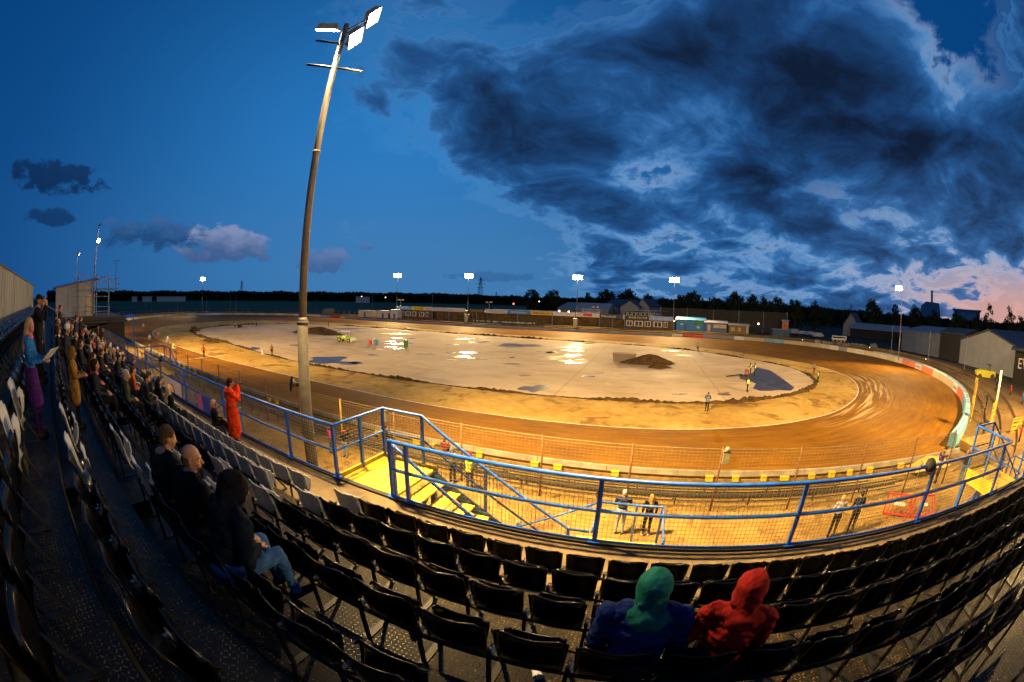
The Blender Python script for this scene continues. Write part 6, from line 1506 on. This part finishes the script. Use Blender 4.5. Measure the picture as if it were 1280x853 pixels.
# --- on the terrace
def ground_person(px, py, z, label, heading, **kw):
    P_ = on_z(px, py, z); kw.setdefault('detail', 1); z = 1.5 if z > 3 else z; return person(label, (P_.x, P_.y, z), heading, **kw)
ground_person(415, 567, 1.5, 'person in a bright pink top watching through the catch fence', R(-4), top=(.62, .05, .20), legs=(.06, .10, .18), hair=(.04, .03, .02), arms='fwd', h=1.42, hairstyle='bob')
ground_person(432, 572, 1.5, 'child in a red cap, black printed shirt and pale jeans at the catch fence', R(6), top=(.014, .014, .016), legs=(.26, .32, .42), cap=((.45, .02, .02), 'cap'), arms='rail', arms_r='up', h=1.40)
ground_person(587, 613, 1.5, 'steward in red cap and yellow vest by the catch fence', R(-10), top=(.02, .03, .04), legs=NV, vest=M_viz, cap=((.5, .02, .02), 'cap'), arms='hips', h=1.70)
ground_person(566, 603, 1.5, 'hooded person in a mottled grey jacket beside the steward', R(-10), top=(.14, .14, .16), legs=K, hood=(.12, .12, .14), arms='rail', h=1.62)
ground_person(773, 667, 1.5, 'grey haired man in a dark blue jacket and pale jeans standing below the railing', R(2), top=(.045, .050, .085), legs=(.26, .32, .42), hair=(.42, .38, .34), arms='fwd', bulk=1.12, h=1.74, detail=1)
ground_person(806, 669, 1.5, 'long haired woman in black standing beside the man in pale jeans', R(8), top=K, legs=K, shoes=(.5, .5, .5), hair=(.30, .18, .06), hairstyle='long', arms='side', h=1.62, detail=1)
ground_person(1037, 672, 1.5, 'fair haired person in pale grey top and black trousers on the right terrace', R(-12), top=(.30, .31, .33), legs=K, hair=(.45, .28, .12), arms='fwd', h=1.70, detail=1)
ground_person(1060, 668, 1.5, 'dark haired person in a navy jacket standing beside the pale grey top', R(-8), top=(.012, .018, .05), legs=K, hair=(.03, .02, .015), arms='lap', h=1.76, detail=1)
ground_person(1198, 606, 1.5, 'person in a black top and blue jeans standing in front of the right hand landing', R(-30), top=(.016, .016, .02), legs=(.10, .17, .30), hair=(.3, .2, .12), arms='fwd', h=1.75)
ground_person(1203, 601, 1.5, 'person in a pale cap standing behind the black top at the right landing', R(-30), top=(.05, .05, .06), legs=NV, hair=(.35, .25, .15), arms='camera', h=1.72, cap=((.35, .3, .25), 'cap'))
ground_person(1169, 604, 1.5, 'person in a purple and yellow top at the corner of the catch fence', R(30), top=(.10, .03, .25), legs=K, cap=((.5, .35, .03), 'cap'), arms='camera', h=1.7)
ground_person(648, 654, 3.05, 'grey haired person just showing above the walkway edge below the staircase', R(0), top=(.10, .10, .11), legs=K, hair=(.28, .26, .24), arms='side', h=1.66, bulk=1.1)
ground_person(276, 556, 1.5, 'dark clothed person below the railing beside the bright blue banner', R(-10), top=(.015, .02, .04), legs=K, hair=(.03, .02, .02), arms='fwd', h=1.7)
for px, py, tc, lab in [(1271, 562, (.50, .02, .02), 'person in a red jacket near the right edge'), (1276, 545, (.40, .25, .05), 'person in an ochre top at the right edge behind the red jacket'), (1262, 500, (.45, .02, .02), 'person in red further along the right hand terrace'), (1276, 512, (.05, .12, .40), 'person in a blue jacket at the right edge'), (1244, 492, (.012, .012, .012), 'left one of two dark figures standing on the right bank'), (1250, 492, (.016, .014, .014), 'right one of two dark figures standing on the right bank'), (1232, 512, (.02, .03, .04), 'dark figure bending down on the right bank')]:
    ground_person(px, py, .9, lab, R(40), top=tc, legs=K, arms='side', h=1.75, detail=0, lean=25 if 'bending' in lab else 0)
for px, py, lab in [(668 - 98, 560, 'person in dark red sitting by the safety wall, seen through the railing'), (517, 508 + 28, 'person in black crouching by the safety wall with a camera')]:
    P_ = on_z(px, py, .5); person(lab, (P_.x, 17.9, .3), R(0), 'sit', top=(.20, .02, .03) if 'red' in lab else K, legs=K, arms='camera', h=1.65, detail=0)
# --- officials on the centre
ORED = (.62, .06, .02)
ground_person(883, 514.5, .02, 'official in a dark blue tabard and red cap alone on the near right shoulder', R(-20), pose='stand', top=(.05, .09, .16), legs=K, hair=(.05, .03, .02), vest=(.16, .20, .28), arms='cross')
ground_person(934, 490, .02, 'track worker in a yellow vest below the dark asphalt patch', R(20), pose='walk', top=K, legs=K, vest=M_viz, arms='fwd', lean=8)
ground_person(938, 468, .02, 'left one of the pair of track workers in yellow vests at the asphalt patch', R(60), top=K, legs=K, vest=M_viz, arms='fwd', lean=12, h=1.7)
ground_person(943, 469, .02, 'right one of the pair of track workers in yellow vests at the asphalt patch', R(70), top=K, legs=K, vest=M_viz, arms='fwd', lean=5, h=1.8)
ground_person(1022, 478, .02, 'track worker in a yellow vest and shorts on the right shoulder', R(100), top=K, legs=K, vest=M_viz, arms='side', h=1.6)
ground_person(1017, 468.5, .02, 'official in dark clothes and white top on the far right shoulder', R(150), top=(.20, .20, .22), legs=(.12, .02, .02), arms='hips')
ground_person(872, 439.5, .02, 'official in a white and blue top on the far side of the ridge', R(170), top=(.25, .30, .42), legs=NV, arms='side')
ground_person(255, 447.5, .25, 'starting marshal in a red jacket and black trousers at the start line', R(60), top=(.60, .06, .03), legs=K, arms='hips', h=1.78)
ground_person(340, 445, .02, 'person in a red and white jacket with black trousers left of the mast', R(60), top=(.55, .12, .08), legs=K, arms='side', h=1.75)
ground_person(320.5, 408, .02, 'distant official in dark and white clothes at the far left of the centre', R(100), top=(.2, .2, .3), legs=NV)
ground_person(410.5, 408.5, .02, 'distant official with a red top at the far side of the centre', R(150), top=(.35, .05, .08), legs=NV)
ground_person(294, 409.5, .02, 'track worker in a yellow vest beside a small machine at the far left', R(90), top=K, legs=K, vest=M_viz, arms='fwd', lean=10)
ground_person(240, 416, .02, 'marshal in blue standing against the far soil heap', R(100), top=(.03, .06, .12), legs=K)
# --- riders on their machines
def motorbike(label, x, y, z, rz, col):
    t = thing('speedway_bike', label, 'motorbike', (x, y, z), rz, 'speedway bikes approaching the start')
    for yy, r_ in ((-.62, .33), (.72, .35)):
        b = MB(); b.torus((0, yy, r_), r_ - .035, .04, 'x', 20, 6); w_ = b.build('wheel', M_tyre, t, True)
        b = MB(); b.tube((-.04, yy, r_), (.04, yy, r_), .05)
        for k in range(8): q = k * PI / 4; b.bar((0, yy, r_), (0, yy + (r_ - .05) * math.cos(q), r_ + (r_ - .05) * math.sin(q)), .008)
        b.build('spokes', M_pole, w_)
    b = MB(); b.path([(0, -.62, .33), (0, -.25, .62), (0, .15, .80), (0, .48, .86)], .03, 6); b.path([(0, -.62, .33), (0, -.1, .28), (0, .28, .34), (0, .46, .80)], .028, 6); b.build('frame', paint((.3, .3, .32), .35), t, True)
    b = MB(); b.box(-.09, .09, -.12, .22, .30, .62); b.tube((0, .08, .60), (0, .16, .82), .07); b.build('engine', M_pole, t)
    b = MB()
    for s in (-.06, .06): b.bar((s, .72, .35), (s, .50, .98), .03)
    b.path([(-.38, .42, 1.02), (-.1, .50, 1.0), (.1, .50, 1.0), (.38, .42, 1.02)], .016, 6); b.build('fork', M_pole, t)
    b = MB(); b.extr([(-.62, .66), (-.25, .76), (.0, .74), (-.1, .84), (-.95, .78)], -.09, .09, 'x'); b.extr([(.40, .70), (.96, .74), (.98, .78), (.42, .78)], -.06, .06, 'x'); b.build('bodywork', paint(col, .35), t)
    return t
RD = [(179, 411, (.60, .60, .58), (.62, .62, .6), 'rearmost rider in white'), (187, 427.5, (.55, .55, .52), (.5, .5, .5), 'rider in white and black, left of the red bike'), (198, 425, (.50, .04, .03), (.55, .62, .1), 'rider in red with a yellow helmet'), (210, 430, (.40, .48, .60), (.6, .6, .6), 'rider in pale blue and white'), (217.5, 441, (.50, .58, .30), (.55, .65, .2), 'leading rider in white and lime'), (187, 443, (.55, .50, .20), (.6, .5, .1), 'rider in cream next to the safety wall')]
for px, py, c1, c2, lab in RD:
    P_ = on_z(px, py, .22); rz = R(-100)
    motorbike('speedway bike ridden by the ' + lab, P_.x, P_.y, .22, rz, c1)
    person(lab + ' on a speedway bike', (P_.x, P_.y, .22), rz, 'ride', top=c1, legs=c1, shoes=K, helmet=c2, lean=38, arms='bars', tilt=-25, h=1.75, detail=0, group='riders on speedway bikes')
flush()
# ------------------------------------------------------------------ machines and objects on the centre
P_ = on_z(432, 427.5, .02); t = thing('utility_tractor', 'lime green utility tractor with an open canopy on the concrete centre', 'tractor', (P_.x, P_.y, .02), R(15))
M_lime = mat('lime_green_paint', (.28, .50, .03), .4)
b = MB(); b.extr([(-1.6, .6), (-1.6, 1.2), (-.4, 1.25), (-.3, .9), (.7, .9), (.8, 1.25), (1.7, 1.1), (1.75, .6)], -.75, .75, 'y'); b.build('body', M_lime, t)
b = MB(); b.box(-.9, .9, -.8, .8, 2.15, 2.25); b.build('canopy', M_whi, t)
b = MB()
for x in (-.8, .8):
    for y in (-.7, .7): b.bar((x, y, 1.1), (x, y, 2.15), .05)
b.build('canopy_frame', M_black, t)
for x, r_ in ((-1.1, .5), (1.15, .42)):
    for y in (-.85, .85): b = MB(); b.torus((x, y, r_), r_ - .14, .14, 'y', 18, 8); w_ = b.build('wheel', M_tyre, t, True); b = MB(); b.tube((x, y - .08, r_), (x, y + .08, r_), r_ * .5); b.build('rim', M_ybox, w_)
for px, nm, lab, col in [(441, 'track_grader', 'white drum and hitch lying right of the lime tractor', (.6, .6, .58))]:
    P2 = on_z(px, 428, .02); t = thing(nm, lab, 'roller', (P2.x, P2.y, .02), R(10))
    b = MB(); b.tube((-.2, -.9, .45), (-.2, .9, .45), .45, n=16); b.build('drum', paint(col), t); b = MB(); b.bar((-.2, .95, .45), (-1.6, 0, .5), .08); b.bar((-.2, -.95, .45), (-1.6, 0, .5), .08); b.build('hitch', M_black, t)
for px, py, col, lab, r_, h_ in [(463, 431, (.55, .06, .03), 'small red drum on the concrete centre', .35, .9), (470, 431.5, (.10, .25, .42), 'blue and white drum beside the red one', .4, 1.1), (507.5, 434, (.05, .20, .05), 'green barrel standing alone on the wet concrete', .4, 1.35)]:
    P2 = on_z(px, py, .02); b = MB(); b.lathe([(r_ * .96, 0), (r_, .04), (r_, h_ * .33), (r_ * 1.04, h_ * .35), (r_, h_ * .37), (r_, h_ * .66), (r_ * 1.04, h_ * .68), (r_, h_ * .70), (r_, h_ - .04), (r_ * .94, h_), (.02, h_ - .02)], 16)
    b.build('barrel', paint(col, .4), label=lab, cat='barrel', loc=(P2.x, P2.y, .02))
P2 = on_z(767, 451, .02); t = thing('skip', 'low grey bin with a red rim beside the large soil heap', 'bin', (P2.x, P2.y, .02), .05)
b = MB(); b.extr([(0, 0), (3.4, 0), (3.6, 1.2), (-.2, 1.2)], -.9, .9, 'y'); b.build('body', paint((.13, .10, .07)), t)
b = MB(); b.box(-.25, 3.65, -.96, .96, 1.203, 1.3); b.build('rim', paint((.22, .10, .05)), t)
P2 = on_z(933, 470, .02); t = thing('compactor', 'small red and grey machine pushed by the pair of workers', 'machine', (P2.x, P2.y, .02), R(70))
b = MB(); b.extr([(-.4, .25), (.4, .25), (.5, .7), (-.3, .95)], -.3, .3, 'y'); b.build('body', paint((.25, .06, .05)), t)
b = MB(); b.tube((0, -.32, .25), (0, .32, .25), .25, n=14); b.build('roller', M_tyre, t)
b = MB(); b.bar((-.3, -.2, .6), (-1.0, -.2, 1.05), .04); b.bar((-.3, .2, .6), (-1.0, .2, 1.05), .04); b.bar((-1.0, -.22, 1.05), (-1.0, .22, 1.05), .04); b.build('handle', M_black, t)
P2 = on_z(300, 410, .02); t = thing('compactor', 'small dark machine beside the distant worker in yellow', 'machine', (P2.x, P2.y, .02), 0)
b = MB(); b.extr([(-.8, .3), (.8, .3), (.6, 1.1), (-.6, 1.0)], -.4, .4, 'y'); b.build('body', M_black, t); b = MB(); b.tube((-.5, -.45, .3), (-.5, .45, .3), .3); b.build('roller', M_tyre, t)
for px, py, lab in [(329, 443, 'low white start line board left of the red and white jacket')]:
    P2 = on_z(px, py, .02); b = MB(); b.extr([(-.3, 0), (.3, 0), (.04, .8), (-.04, .8)], -.2, .2, 'y'); b.build('marker_board', M_whi, label=lab, cat='marker board', loc=(P2.x, P2.y, .02))
b = MB(); P2 = on_z(918, 470, .02); b.bar((-1.4, -.9, .05), (1.4, .9, .07), .12); b.build('plank', M_black, label='dark plank lying on the concrete left of the yellow vested pair', cat='plank', loc=(P2.x, P2.y, .03))
# --- litter and cups in the stand
for (x, row, col, lab) in [(-1.95, 4, (.35, .36, .38), 'clear plastic cup left on a seat edge in the foreground'), (-1.50, 3, (.10, .28, .40), 'blue paper cup on the tread between the seats'), (-.42, 3, (.65, .66, .68), 'crumpled white cup under a seat in front of the camera')]:
    b = MB(); b.lathe([(.028, 0), (.031, .01), (.040, .11), (.042, .115), (.037, .11), (.027, .012)], 16)
    o = b.build('cup', paint(col, .25), label=lab, cat='cup', loc=(x, row_y(row) + .25, row_z(row) + .002), smooth=True)
    if 'crumpled' in lab: o.rotation_euler = (R(88), 0, .5); o.location.z += .04
